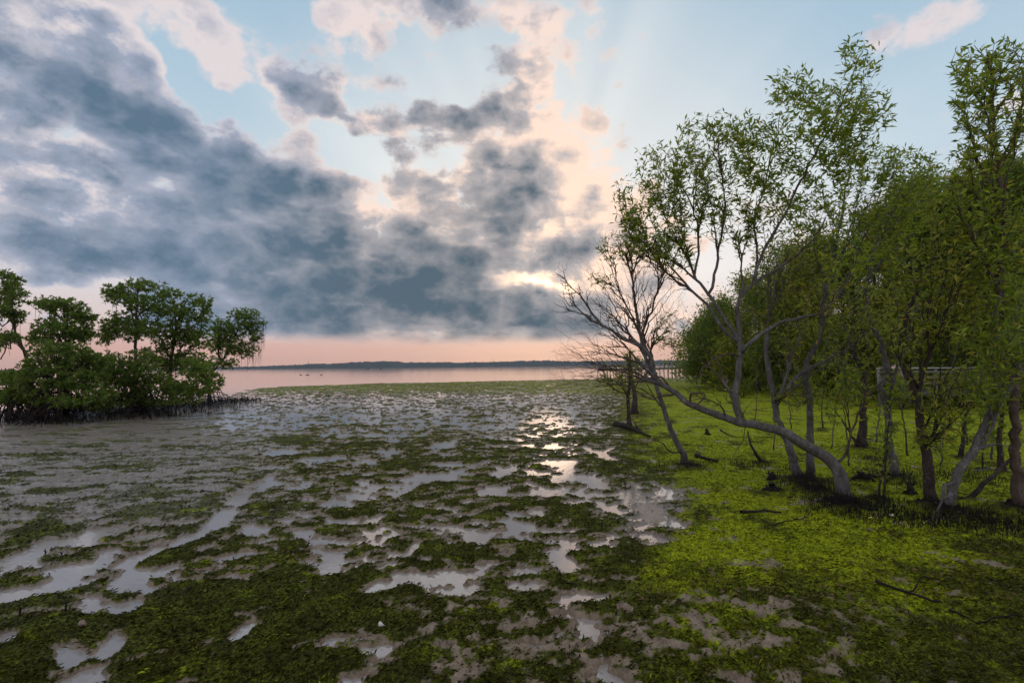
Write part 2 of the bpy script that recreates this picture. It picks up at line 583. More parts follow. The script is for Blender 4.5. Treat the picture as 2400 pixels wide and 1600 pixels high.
# ------------------------------------------------------------------ materials
def make_materials():
    M = {}
    # mud and algae of the flat: 'alga' = how much algae grows there, 'fresh' = bright green growth, 'root' = dark root litter
    m_, t, out = mat('mudflat')
    pos = objpos(t)
    al, fr, rt, wt = attr(t, 'alga'), attr(t, 'fresh'), attr(t, 'root'), attr(t, 'wet')
    n1 = t.noise(pos, 9.0, 5.0, .62)
    n2 = t.noise(pos, 38.0, 4.0, .65)
    n3 = t.noise(pos, 2.2, 3.0, .55)
    mud = t.ramp(t.m('ADD', t.m('MULTIPLY', n1, .6), t.m('MULTIPLY', n2, .4)),
                 [(.30, (.105, .072, .046)), (.50, (.255, .182, .126)), (.70, (.43, .325, .235))])
    old = t.ramp(t.m('ADD', t.m('MULTIPLY', n2, .75), t.m('MULTIPLY', n3, .3)),
                 [(.36, (.011, .010, .003)), (.50, (.042, .042, .006)), (.60, (.085, .094, .010)), (.72, (.25, .31, .02))])
    new = t.ramp(t.m('ADD', t.m('MULTIPLY', n2, .7), t.m('MULTIPLY', n1, .3)),
                 [(.32, (.034, .042, .004)), (.45, (.150, .182, .006)), (.58, (.40, .45, .010)), (.74, (.68, .70, .03))])
    alg = t.mix(t.mr(t.m('ADD', fr, t.m('ADD', t.m('MULTIPLY', t.m('SUBTRACT', n1, .5), 1.2), t.m('MULTIPLY', t.m('SUBTRACT', n3, .5), .8))), .08, .92), old, new)
    aa = t.mr(t.m('ADD', al, t.m('ADD', t.m('MULTIPLY', t.m('SUBTRACT', n2, .5), 1.1), t.m('MULTIPLY', t.m('SUBTRACT', n1, .5), .9))), .22, .74)
    mud = t.mix(t.m('MULTIPLY', wt, .55), mud, (.26, .225, .21))
    col = t.mix(aa, mud, alg)
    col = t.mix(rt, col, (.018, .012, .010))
    wet = t.m('MAXIMUM', t.mr(aa, .2, .9, .0, .92), t.m('SUBTRACT', t.mr(n3, .35, .62, .22, .62), t.m('MULTIPLY', wt, t.mr(n3, .3, .7, .10, .46))))
    h = t.m('ADD', n1, t.m('MULTIPLY', n2, .7))
    p = principled(t, col, wet, t.m('ADD', t.mr(aa, 0.0, 1.0, .3, .10), t.m('MULTIPLY', wt, .4)), bump(t, h, .8, .03))
    t.l.new(p.outputs[0], out.inputs[0])
    M['mudflat'] = m_

    m_, t, out = mat('algae_frond')
    r = attr(t, 'rnd')
    fr = attr(t, 'fresh')
    old = t.ramp(r, [(0, (.012, .010, .003)), (.5, (.048, .046, .006)), (.84, (.092, .098, .010)), (.97, (.16, .19, .012)), (1, (.42, .50, .03))])
    new = t.ramp(r, [(0, (.036, .047, .004)), (.5, (.205, .245, .007)), (1, (.62, .65, .02))])
    c = t.mix(fr, old, new)
    p = principled(t, c, .8, .08)
    tr = t.new('ShaderNodeBsdfTranslucent')
    t.put(tr.inputs[0], c)
    ms = t.new('ShaderNodeMixShader')
    ms.inputs[0].default_value = .2
    t.l.new(p.outputs[0], ms.inputs[1])
    t.l.new(tr.outputs[0], ms.inputs[2])
    t.l.new(ms.outputs[0], out.inputs[0])
    M['frond'] = m_

    # shallow, silty water
    m_, t, out = mat('water')
    pos = objpos(t)
    sp = t.new('ShaderNodeSeparateXYZ')
    t.put(sp.inputs[0], pos)
    sea = t.mr(sp.outputs[1], 55.0, 90.0)
    n = t.noise(t.v('MULTIPLY', pos, (.22, 1.0, 1)), 1.6, 3.0, .55)
    n2 = t.noise(t.v('MULTIPLY', pos, (.012, .05, 1)), 1.0, 3.0, .5)
    hb = t.m('MULTIPLY', n, t.m('MULTIPLY', sea, t.mr(n2, .35, .65, .15, 1.0)))
    small = t.m('MULTIPLY', t.noise(t.v('MULTIPLY', pos, (.7, 1.0, 1)), 16.0, 2.0, .5), .30)
    silt = t.mix(t.noise(pos, .9, 4.0, .6), (.40, .345, .31), (.28, .235, .21))
    p = principled(t, silt, .05, .5, bump(t, t.m('ADD', hb, small), .10, .05), IOR=2.1)
    t.l.new(p.outputs[0], out.inputs[0])
    M['water'] = m_

    def bark(name, a, b, c, s=1.0):
        m_, t, out = mat(name)
        pos = t.v('MULTIPLY', objpos(t), (1, 1, .35))
        n1 = t.noise(pos, 14.0 * s, 5.0, .65)
        n2 = t.noise(pos, 55.0 * s, 3.0, .6)
        n3 = t.noise(objpos(t), 3.0 * s, 3.0, .6)
        col = t.ramp(t.m('ADD', t.m('MULTIPLY', n1, .55), t.m('ADD', t.m('MULTIPLY', n2, .2), t.m('MULTIPLY', n3, .25))),
                     [(.32, a), (.52, b), (.70, c)])
        # pale lichen blotches, and the tide stain on the lowest part
        sz = t.new('ShaderNodeSeparateXYZ')
        t.put(sz.inputs[0], objpos(t))
        lich = t.mr(t.noise(objpos(t), 9.0 * s, 4.0, .7), .58, .66)
        col = t.mix(t.m('MULTIPLY', lich, .45), col, tuple(min(1.0, x * 1.5) for x in c))
        stain = t.mr(t.m('ADD', sz.outputs[2], t.m('MULTIPLY', n3, .5)), .75, .35)
        col = t.mix(t.m('MULTIPLY', stain, .72), col, tuple(x * .55 for x in a))
        p = principled(t, col, .85, .25, bump(t, t.m('ADD', n1, t.m('MULTIPLY', n2, .5)), 1.0, .05))
        t.l.new(p.outputs[0], out.inputs[0])
        M[name] = m_
    bark('grey_bark', (.050, .042, .038), (.145, .132, .125), (.29, .275, .265))
    bark('dark_bark', (.020, .014, .012), (.060, .045, .038), (.13, .11, .10))
    bark('root_bark', (.010, .006, .006), (.030, .018, .018), (.07, .05, .045))
    bark('driftwood', (.018, .014, .012), (.05, .04, .034), (.12, .10, .09))
    bark('brown_bark', (.040, .026, .020), (.12, .085, .065), (.22, .17, .14))

    def leaf(name, cols, trans, gloss=.42, mixf=.48):
        m_, t, out = mat(name)
        r = attr(t, 'rnd')
        col = t.ramp(r, cols)
        tc_ = t.ramp(r, trans)
        p = principled(t, col, gloss, .45)
        tr = t.new('ShaderNodeBsdfTranslucent')
        t.put(tr.inputs[0], tc_)
        ms = t.new('ShaderNodeMixShader')
        ms.inputs[0].default_value = mixf
        t.l.new(p.outputs[0], ms.inputs[1])
        t.l.new(tr.outputs[0], ms.inputs[2])
        t.l.new(ms.outputs[0], out.inputs[0])
        M[name] = m_
    leaf('willow_leaf', [(0, (.070, .106, .012)), (.55, (.150, .210, .018)), (.90, (.31, .35, .028)), (1, (.46, .34, .04))],
         [(0, (.18, .28, .02)), (.55, (.33, .44, .02)), (.90, (.48, .54, .03)), (1, (.5, .35, .06))])
    leaf('dull_leaf', [(0, (.105, .135, .018)), (.55, (.240, .270, .026)), (.90, (.45, .43, .03)), (1, (.38, .25, .05))],
         [(0, (.15, .21, .02)), (.6, (.26, .32, .03)), (.93, (.38, .40, .04)), (1, (.4, .26, .06))])
    leaf('deep_leaf', [(0, (.062, .094, .020)), (.7, (.150, .195, .028)), (1, (.33, .35, .03))],
         [(0, (.12, .20, .02)), (.7, (.22, .31, .03)), (1, (.32, .38, .03))], .5)
    leaf('island_leaf', [(0, (.060, .100, .022)), (.7, (.125, .185, .030)), (1, (.23, .27, .03))],
         [(0, (.14, .24, .03)), (.7, (.23, .35, .03)), (1, (.32, .40, .04))], .45)

    def plain(name, c, rough=.7, vary=.25, scale=6.0):
        m_, t, out = mat(name)
        n = t.noise(objpos(t), scale, 4.0, .6)
        col = t.mix(n, tuple(x * (1 - vary) for x in c), tuple(min(1, x * (1 + vary)) for x in c))
        p = principled(t, col, rough, .3)
        t.l.new(p.outputs[0], out.inputs[0])
        M[name] = m_
    plain('weathered_wood', (.24, .22, .21), .8, .3, 9.0)
    plain('pale_wood', (.55, .53, .50), .8, .2, 9.0)
    plain('dark_wood', (.07, .055, .045), .85)
    plain('concrete', (.26, .26, .28), .85)
    plain('wet_stone', (.06, .05, .045), .5, .4, 20.0)
    plain('shell', (.70, .66, .60), .5, .15, 30.0)
    plain('brown_shell', (.30, .20, .16), .5, .3, 30.0)
    plain('litter_leaf', (.16, .09, .04), .7, .5, 40.0)
    plain('yellow_leaf', (.62, .52, .12), .55, .15, 30.0)
    plain('hazed_forest', (.028, .046, .050), .95, .4, .03)  # far trees: blue of the distance haze mixed into their dark green
    plain('boat_paint', (.08, .08, .10), .5)
    plain('steel', (.20, .21, .22), .5)
    plain('skin', (.35, .22, .15), .6)
    plain('dark_cloth', (.03, .035, .05), .9)
    plain('yellow_cloth', (.35, .28, .05), .9)
    plain('blue_cloth', (.06, .09, .18), .9)
    plain('hair', (.015, .012, .01), .7)
    return M


M = make_materials()
# ------------------------------------------------------------------ the flat
# pools in the algae: photo x, y, half width, half height, tilt, depth
POOLS = [
    (780, 1322, 42, 26, -40, 1), (1318, 1314, 50, 24, 28, 1), (1010, 1360, 135, 20, -4, 1), (905, 1375, 60, 14, -20, .9), (560, 1486, 52, 20, -25, 1), (1208, 1229, 46, 12, 10, 1),
    (1290, 1152, 55, 11, 0, 1), (1240, 1205, 70, 14, 0, .8), (715, 1253, 30, 13, -10, 1), (650, 1287, 16, 11, 0, .8), (970, 1285, 24, 13, -40, .9), (1003, 1312, 22, 9, 0, .9),
    (1200, 1372, 38, 15, 0, .8), (1385, 1406, 70, 14, 0, .8), (800, 1226, 40, 11, 0, .9), (915, 1254, 30, 8, -15, .9), (1148, 1150, 56, 13, -5, 1), (1175, 1108, 46, 10, -15, 1),
    (950, 1150, 45, 9, -32, 1), (1110, 1266, 40, 18, 0, .6), (870, 1510, 55, 60, 10, .5), (1330, 1120, 45, 12, 0, 1), (1260, 1110, 30, 8, 0, .9), (1010, 1120, 110, 12, -4, 1), (1060, 1090, 60, 8, 0, .9),
    (1310, 1085, 60, 9, 0, 1), (1300, 1050, 50, 7, 0, 1), (1390, 1130, 45, 16, 20, .9), (1420, 1070, 60, 8, 20, .9), (780, 1180, 40, 12, -10, 1), (830, 1165, 40, 10, 0, .8), (700, 1145, 45, 8, -5, .9),
    (640, 1100, 60, 7, 0, 1), (660, 1062, 70, 7, -4, 1), (760, 1075, 60, 6, 0, 1), (905, 1060, 50, 6, 0, .9), (1040, 1045, 45, 9, -10, 1), (850, 1020, 60, 5, 0, .9), (1200, 1030, 70, 5, 0, .9),
    (20, 1400, 110, 22, -14, 1), (180, 1345, 110, 20, -22, 1), (330, 1310, 90, 16, -20, 1), (440, 1265, 70, 13, -25, 1), (525, 1215, 60, 22, -30, 1), (560, 1172, 45, 16, -30, 1), (610, 1140, 50, 8, -10, .8),
    (60, 1300, 90, 14, -16, 1), (190, 1268, 70, 17, -10, 1), (170, 1225, 45, 10, -10, .9), (215, 1215, 40, 8, -10, .9), (450, 1225, 50, 8, -16, .8), (300, 1385, 50, 9, -15, .6), (160, 1540, 60, 40, -40, .7), (230, 1470, 60, 20, -20, .6), (20, 1495, 40, 20, -30, .8),
    (330, 1360, 90, 14, -18, .8), (120, 1384, 150, 16, -12, 1), (300, 1425, 60, 22, -20, .8), (205, 1592, 90, 30, -30, .9), (255, 1525, 60, 28, -40, .8), (110, 1345, 80, 14, -14, .8),
    (480, 1285, 40, 10, -20, .8), (640, 1130, 20, 6, 0, .6), (400, 1330, 40, 10, -20, .7), (1420, 1190, 60, 12, 20, .7), (1530, 1200, 60, 18, 25, .5),
]
# algae banks worth keeping where the photo has them
BANKS = [
    (330, 1085, 130, 22, -5, .6), (260, 1170, 160, 16, -8, .8), (420, 1190, 130, 18, -6, .8), (110, 1240, 90, 16, -10, .9), (430, 1240, 60, 14, -10, .8), (400, 1305, 60, 18, -10, .9),
    (215, 1375, 50, 16, -5, .8), (100, 1410, 50, 9, -4, .8), (225, 1447, 26, 10, -8, .8), (90, 1500, 80, 30, -20, .8), (420, 1440, 160, 60, -15, .8), (700, 1400, 160, 70, 0, .6), (640, 1310, 80, 30, -15, .5),
    (1080, 1300, 80, 20, 0, .5), (1300, 1200, 80, 22, 10, .7), (1370, 1240, 60, 22, 0, .7), (560, 1560, 160, 50, 0, .6), (1000, 1450, 100, 40, 0, .5),
    (1050, 945, 30, 8, 0, .4), (1180, 960, 60, 6, 0, .4), (1120, 975, 40, 6, 0, .4), (830, 1000, 60, 6, 0, .5), (680, 1030, 60, 8, 0, .6), (830, 1045, 70, 8, 0, .6), (960, 1090, 60, 9, 0, .6),
]
SHORE_PX = [(-900, 1180), (-400, 1060), (0, 1012), (30, 985), (200, 950), (400, 935), (545, 926), (600, 911), (800, 902), (1000, 897), (1200, 893), (1400, 888), (1700, 883), (2400, 878)]
GROUND_WET = [None]
MOUNDS = []   # filled by the trees: (x, y, radius, height)


def shore_line():
    return np.array([gpt(x, y)[:2] for x, y in SHORE_PX])


SHORE = shore_line()


def px_blobs(px, py, blobs, grow=1.0):
    s = np.zeros_like(px)
    for (cx, cy, rx, ry, rot, w_) in blobs:
        ca, sa = math.cos(math.radians(rot)), math.sin(math.radians(rot))
        dx, dy = px - cx, py - cy
        u = (dx * ca + dy * sa) / (rx * grow)
        v = (-dx * sa + dy * ca) / (ry * grow)
        r2 = u * u + v * v
        s = np.maximum(s, w_ * np.exp(-r2 * r2 * 0.8))
    return s


def ground_fields(X, Y):
    """height, algae, fresh growth and root litter of the flat at world x, y"""
    P = np.stack([X, Y, np.zeros_like(X)], -1).reshape(-1, 3)
    px, py = to_px(P)
    px = px.reshape(X.shape)
    py = py.reshape(X.shape)
    # tidal flat beyond the shore line drops below the water
    ys = np.interp(X / np.maximum(Y, .5), SHORE[:, 0] / SHORE[:, 1], SHORE[:, 1])
    sh = (ys - Y) + fbm(X * .12, Y * .25, 3, .5, 5) * 7
    # clumps
    wx = fbm(X * .7, Y * .7, 2, .5, 31) * .35
    wy = fbm(X * .7 + 9, Y * .7, 2, .5, 37) * .35
    big = fbm((X + wx) * .55, (Y + wy) * .85, 3, .5, 1)
    med = fbm((X + wx) * 2.0, (Y + wy) * 3.3, 3, .58, 2)
    n = big * .45 + med * .85
    bias = np.full_like(X, .20)
    mw = fbm(X * .9, Y * .9, 3, .55, 41) * 90
    mottle = fbm(X * 1.4, Y * 2.0, 4, .6, 43)
    moss = sstep(px + mw, 1400, 1600 + 40 * sstep(py, 1000, 1100)) * sstep(py + mw * .06, 884, 912)       # carpet under the right trees
    moss = moss * lerp(1.0, .45, sstep(py + mw * .8, 1280, 1560))
    edge = sstep(px, 1440, 1600) * (1 - sstep(np.abs(py - 1215), 40, 90)) * (1 - sstep(px, 1560, 1700))
    wetz = np.exp(-(((px - 1530 + mw * .5) / 105) ** 2 + ((py - 1195) / 75) ** 2) ** 1.5)
    moss = moss * (1 - .85 * wetz)
    bias += moss * .55 - edge * .12 - wetz * .30
    left = sstep(px, 720, 250) * (1 - sstep(py, 1120, 1260))
    bias -= left * .22
    bias -= .24 * (1 - sstep(np.abs(py - 965), 24, 75)) * (1 - sstep(px, 1300, 1480))
    bias += .08 * (1 - sstep(np.abs(py - 912), 6, 18)) * sstep(px, 500, 640)
    low = sstep(py, 1400, 1480)                                   # foreground: rough mud and old algae
    bias += low * .14
    pools = px_blobs(px + wx * 30, py + wy * 14, POOLS, .74)
    banks = px_blobs(px + wx * 30, py + wy * 14, BANKS, 1.1)
    zone = sstep(py, 1060, 1160) * (1 - moss)
    n = n * lerp(1.0, .80, zone) + bias + banks * .45 * (1 - pools) - pools * .62
    tuft0 = fbm(X * 9, Y * 13, 2, .6, 53)
    ragged = fbm(X * 3.2, Y * 5.0, 3, .6, 51)
    n = n + ragged * .30 + tuft0 * .14
    c = sstep(n, .0, .20)
    tuft = fbm(X * 7, Y * 7, 3, .6, 3)
    fine = fbm(X * 22, Y * 22, 2, .6, 4)
    h = -.035 + c * .075 + c * (tuft * .022 + fine * .010) + sstep(n, .25, .8) * .03
    # left: a skin of wet mud just proud of the water
    film = sstep(px + mw * 2.2 + ragged * 120, 800, 380) * (1 - sstep(py + mw * .6, 1150, 1330)) * sstep(py, 930, 985)
    film2 = .40 * np.exp(-((((px - 150 + mw) / 230) ** 2 + ((py - 1410 + mw * .4) / 130) ** 2) ** 1.4)) * (1 - banks * .8)
    film = np.maximum(film, film2)
    h = np.maximum(h, film * (.008 + .016 * med + .012 * ragged - .02 * pools) - .04 * (1 - film))
    # mud lumps in the right foreground
    mudz = sstep(py, 1370, 1440) * sstep(px, 820, 1050) * (1 - sstep(px, 1750, 2300) * .75)
    ml = fbm(X * 3.0, Y * 3.0, 4, .6, 8)
    h += mudz * (.018 + .020 * ml + .010 * tuft + .006 * fine)
    h += moss * (.02 + .02 * tuft + .012 * fbm(X * 1.3, Y * 1.3, 2, .5, 12))
    h = np.maximum(h, wetz * (.006 + .012 * tuft + .012 * ragged) - .05 * (1 - wetz))
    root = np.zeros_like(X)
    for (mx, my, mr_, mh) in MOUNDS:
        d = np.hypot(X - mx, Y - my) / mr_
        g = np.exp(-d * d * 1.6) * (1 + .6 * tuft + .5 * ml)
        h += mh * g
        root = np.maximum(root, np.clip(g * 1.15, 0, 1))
    h = np.where(sh > 0, h, h + np.maximum(sh * .02, -.6))
    h = lerp(h, h + .25, sstep(X, 30, 60))
    streak = fbm(X * .45, Y * 1.5, 3, .6, 71)
    alga = sstep(n, .09, .30) * (1 - film * .45)
    alga = np.maximum(alga, film * sstep(streak + ragged * .35 + med * .3, .04, .26) * .95)
    h = h + film * sstep(streak, .12, .32) * .02
    alga = np.clip(alga * (1 - mudz * sstep(ml + tuft * .6, -.20, .45) * .9), 0, 1)
    alga = np.clip(alga - moss * sstep(mottle, .14, .42) * .7, 0, 1)
    patch = fbm(X * .8, Y * .8, 3, .5, 14)
    fresh = moss * (.80 + 1.05 * patch + .7 * fbm(X * 2.6, Y * 2.6, 3, .6, 15)) * (1 - .55 * sstep(py, 1290, 1540)) * (1 - .55 * sstep(px, 2050, 2350) * sstep(py, 1150, 1300))
    fresh = np.maximum(fresh, (.45 + .3 * fbm(X * .1, Y * .3, 2, .5, 61)) * (1 - sstep(np.abs(py - 905), 8, 34)) * sstep(px, 400, 620))
    fresh = np.maximum(fresh, .42 * sstep(fbm(X * 2.2, Y * 2.2, 3, .6, 21), .22, .5))
    fresh = np.clip(fresh, 0, 1)
    GROUND_WET[0] = np.clip(film * 1.0 + wetz * .8, 0, 1)
    return h, alga, fresh, np.clip(root, 0, 1), px, py


def build_ground():
    nr, ncol = 560, 780
    y0, y1 = 1.7, 92.0
    yy = y0 * (y1 / y0) ** np.linspace(0, 1, nr)
    u = np.linspace(-1, 1, ncol)
    X = u[None, :] * (1.22 * yy[:, None] + 1.6)
    Y = np.repeat(yy[:, None], ncol, 1)
    h, al, fr, rt, _, _ = ground_fields(X, Y)
    wt = GROUND_WET[0]
    V = np.stack([X, Y, h], -1).reshape(-1, 3)
    idx = np.arange(nr * ncol).reshape(nr, ncol)
    F = np.stack([idx[:-1, :-1], idx[:-1, 1:], idx[1:, 1:], idx[1:, :-1]], -1).reshape(-1, 4)
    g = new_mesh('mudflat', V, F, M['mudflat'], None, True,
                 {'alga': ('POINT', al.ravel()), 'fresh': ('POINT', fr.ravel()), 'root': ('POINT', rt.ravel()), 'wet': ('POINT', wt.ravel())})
    tag(g, kind='structure')
    # everything beyond: the bed under the water, out to the horizon
    R = 9000.0
    b = new_mesh('seabed', [(-R, -R, -1.2), (R, -R, -1.2), (R, R, -1.2), (-R, R, -1.2)], np.array([[0, 1, 2, 3]]), M['mudflat'])
    tag(b, kind='structure')
    wtr = new_mesh('water', [(-R, -300, 0), (R, -300, 0), (R, R, 0), (-R, R, 0)], np.array([[0, 1, 2, 3]]), M['water'])
    tag(wtr, kind='structure')


def build_fronds():
    """loose fronds of algae standing up from the banks in the near flat"""
    rng = np.random.default_rng(3)
    n = 330000
    # denser towards the viewer
    y = 1.9 * (17.0 / 1.9) ** rng.random(n)
    x = (rng.random(n) * 2 - 1) * (1.15 * y + .8)
    h, al, fr, rt, px, py = ground_fields(x, y)
    keep = (al > .12) & (h > .004) & (rng.random(n) < .06 + .94 * al) & (rt < .5)
    x, y, h, fr = x[keep], y[keep], h[keep], fr[keep]
    n = len(x)
    # strands lie matted, combed by the last tide
    comb = fbm(x * 1.1, y * 1.1, 3, .6, 91) * 5.0
    a = comb + rng.normal(0, .75, n)
    L = (.014 + .050 * rng.random(n) ** 2.2) * (1 + y * .030)
    tilt = .02 + .65 * rng.random(n) ** 1.6
    W = L * (.13 + .26 * rng.random(n) ** 1.5)
    d = np.stack([np.cos(a) * np.cos(tilt), np.sin(a) * np.cos(tilt), np.sin(tilt) * .8], -1)
    s = np.stack([-np.sin(a), np.cos(a), rng.normal(0, .35, n)], -1)
    up = np.array((0, 0, 1.0))
    p0 = np.stack([x, y, h - .004], -1)
    p1 = p0 + d * (L * .5)[:, None] + s * W[:, None] * .5 + up * (.2 * L)[:, None]
    p2 = p0 + d * L[:, None] + up * (.05 * L)[:, None]
    p3 = p0 + d * (L * .5)[:, None] - s * W[:, None] * .5 + up * (.2 * L)[:, None]
    V = np.stack([p0, p1, p2, p3], 1).reshape(-1, 3)
    i = np.arange(n)[:, None] * 4
    F = np.concatenate([i + np.array([[0, 1, 2]]), i + np.array([[0, 2, 3]])], 0)
    tone = fbm(x * 2.4, y * 2.4, 3, .6, 93)
    r = np.clip(rng.random(n) * .85 + tone * .35 + .04, 0, 1)
    o = new_mesh('algae', V, F, M['frond'], None, False,
                 {'rnd': ('FACE', np.concatenate([r, r])), 'fresh': ('FACE', np.concatenate([fr, fr]))})
    tag(o, 'dark olive seaweed and bright green algae fronds covering the mudflat', 'algae', kind='stuff')



def leaf_litter():
    """fallen leaves and bits of wood strewn over the algae under the trees"""
    rng = np.random.default_rng(33)
    n = 1500
    px = rng.uniform(1480, 2460, n)
    py = 930 + 500 * rng.random(n) ** .8
    g = np.array([gpt(a, b)[:2] for a, b in zip(px, py)])
    h = ground_fields(g[:, 0], g[:, 1])[0]
    a = rng.random(n) * 6.283
    L = rng.uniform(.03, .085, n)
    W = L * rng.uniform(.16, .42, n)
    d = np.stack([np.cos(a), np.sin(a), rng.normal(0, .12, n)], -1)
    s = np.stack([-np.sin(a), np.cos(a), rng.normal(0, .3, n)], -1)
    p0 = np.stack([g[:, 0], g[:, 1], np.maximum(h, 0) + .014], -1)
    up = np.array((0, 0, 1.0))
    p1 = p0 + d * (L * .5)[:, None] + s * (W * .5)[:, None] + up * (.15 * L)[:, None]
    p2 = p0 + d * L[:, None]
    p3 = p0 + d * (L * .5)[:, None] - s * (W * .5)[:, None] + up * (.15 * L)[:, None]
    V = np.stack([p0, p1, p2, p3], 1).reshape(-1, 3)
    i = np.arange(n)[:, None] * 4
    F = np.concatenate([i + np.array([[0, 1, 2]]), i + np.array([[0, 2, 3]])], 0)
    o = new_mesh('leaf_litter', V, F, M['litter_leaf'])
    tag(o, 'brown fallen leaves strewn over the algae under the right-hand trees', 'leaf litter', kind='stuff')


# ------------------------------------------------------------------ trees
def smooth_path(pts, step):
    """Catmull-Rom through the points, resampled about every step metres"""
    P = np.array(pts, float)
    if len(P) < 2:
        return P
    Q = np.concatenate([[2 * P[0] - P[1]], P, [2 * P[-1] - P[-2]]])
    out = []
    for i in range(1, len(Q) - 2):
        a, b, c, d = Q[i - 1], Q[i], Q[i + 1], Q[i + 2]
        n = max(2, int(np.linalg.norm(c - b) / step))
        for t in np.arange(n) / n:
            out.append(.5 * ((2 * b) + (-a + c) * t + (2 * a - 5 * b + 4 * c - d) * t * t + (-a + 3 * b - 3 * c + d) * t ** 3))
    out.append(P[-1])
    return np.array(out)


class Skel:
    """a branching skeleton: nodes with a parent, a given radius (limbs) or a grown one"""
    def __init__(self, seed=0):
        self.P = np.zeros((60000, 3))
        self.par = np.full(60000, -1, dtype=np.int64)
        self.R = np.zeros(60000)
        self.D = np.zeros((60000, 3))
        self.L = np.zeros(60000)
        self.n = 0
        self.tips = []
        self.rng = np.random.default_rng(seed)

    def node(self, p, par, r=0.0):
        i = self.n
        self.P[i] = p
        self.par[i] = par
        self.R[i] = r
        if par >= 0:
            d = self.P[i] - self.P[par]
            ln = np.linalg.norm(d)
            self.D[i] = d / (ln + 1e-9)
            self.L[i] = self.L[par] + ln
        else:
            self.D[i] = (0, 0, 1)
        self.n += 1
        return i

    def limb(self, pts, r0, r1, at=None, step=.12, wob=.012):
        """a drawn limb; it leaves the node nearest to its first point unless it is the first"""
        W = smooth_path(pts, step)
        k = len(W)
        rad = lerp(r0, r1, np.linspace(0, 1, k) ** .75)
        W[1:-1] += self.rng.normal(0, wob, (k - 2, 3)) if k > 2 else 0
        rad = rad * (1 + self.rng.normal(0, .022, k))
        if self.n == 0:
            arc = np.concatenate([[0], np.cumsum(np.linalg.norm(np.diff(W, axis=0), axis=1))])
            rad = rad * (1 + .75 * np.exp(-arc / (2.2 * r0)))
            par = self.node(W[0], -1, rad[0])
        else:
            par = int(np.argmin(np.linalg.norm(self.P[:self.n] - W[0], axis=1)))
        for p, r in zip(W[1:], rad[1:]):
            par = self.node(p, par, r)
        return par

    def grow(self, targets, step=.14, curl=.03, lift=.12, minstart=0, bend=.45, bf=.35):
        """join every target to the skeleton, nearest first"""
        T = np.array(targets, float)
        if len(T) == 0:
            return
        base = self.P[minstart:self.n]
        dmin = np.array([np.min(np.linalg.norm(base - t, axis=1)) for t in T])
        for j in np.argsort(dmin):
            t = T[j]
            v = t - self.P[minstart:self.n]
            d = np.linalg.norm(v, axis=1)
            cosang = np.einsum('ij,ij->i', v, self.D[minstart:self.n]) / (d + 1e-9)
            cost = d * (1 + .75 * (1 - cosang)) + .5 * np.maximum(0, -v[:, 2]) + bf * self.L[minstart:self.n]
            a = minstart + int(np.argmin(cost))
            p0 = self.P[a]
            L = np.linalg.norm(t - p0)
            if L < .02:
                continue
            c = p0 + self.D[a] * L * bend + np.array((0, 0, lift * L))
            n = max(1, int(L / step))
            par = a
            ph = self.rng.random(3) * 6.3
            for q in range(1, n + 1):
                s = q / n
                p = (1 - s) ** 2 * p0 + 2 * s * (1 - s) * c + s * s * t
                p = p + curl * np.sin(ph + s * (5 + 3 * ph) * min(3.0, .6 + L)) * (s * (1.2 - s)) * min(1.0, L) + self.rng.normal(0, curl * .18, 3)
                par = self.node(p, par, 0.0)
            self.tips.append(par)

    def radii(self, tip=.0045, power=2.3, thin=.82, tips=None):
        n = self.n
        own = np.full(n, tip)
        if tips is not None:
            for a_, v_ in tips:
                own[a_:] = v_
        acc = np.zeros(n)
        kids = np.zeros(n, dtype=np.int64)
        np.add.at(kids, self.par[1:n][self.par[1:n] >= 0], 1)
        r = self.R[:n].copy()
        for i in range(n - 1, -1, -1):
            if r[i] == 0:
                r[i] = max(own[i], acc[i] ** (1 / power)) if kids[i] else own[i]
            p = self.par[i]
            if p >= 0:
                acc[p] += (min(r[i], .05) * 1.01) ** power
        for i in range(n):
            p = self.par[i]
            if p >= 0 and r[i] > r[p] * .98:
                r[i] = r[p] * .98 if self.R[i] > 0 else min(r[i], r[p] * thin)
        self.r = r
        return r

    def tube(self, sel, sides):
        """tube pieces for the selected nodes (each joins its parent)"""
        i = np.asarray(sel)
        p = self.par[i]
        r1 = self.r[i]
        r0 = self.r[p]
        main = np.einsum('ij,ij->i', self.D[i], self.D[p]) > .55
        r0 = np.where(main & (r0 < r1 * 1.8), r0, np.minimum(r0, r1 * 1.12))
        # mean direction at either end keeps bends closed
        d1 = self.D[i].copy()
        child_dir = np.zeros((self.n, 3))
        np.add.at(child_dir, p, self.D[i])
        d1 = d1 + .8 * child_dir[i]
        d1 /= np.linalg.norm(d1, axis=1)[:, None] + 1e-9
        d0 = np.where(main[:, None], self.D[i] + .8 * self.D[p], self.D[i])
        d0 /= np.linalg.norm(d0, axis=1)[:, None] + 1e-9
        ref = np.array((.31, .77, .55))
        ang = np.arange(sides) * 2 * math.pi / sides

        def ring(c, d, r):
            s = np.cross(d, ref)
            s /= np.linalg.norm(s, axis=1)[:, None] + 1e-9
            u = np.cross(s, d)
            return c[:, None, :] + r[:, None, None] * (np.cos(ang)[None, :, None] * s[:, None, :] + np.sin(ang)[None, :, None] * u[:, None, :])
        A = ring(self.P[p], d0, r0)
        B = ring(self.P[i], d1, r1)
        V = np.concatenate([A, B], 1).reshape(-1, 3)
        k = np.arange(sides)
        quad = np.stack([k, (k + 1) % sides, sides + (k + 1) % sides, sides + k], -1)
        F = (np.arange(len(i))[:, None, None] * (2 * sides) + quad[None]).reshape(-1, 4)
        return V, F

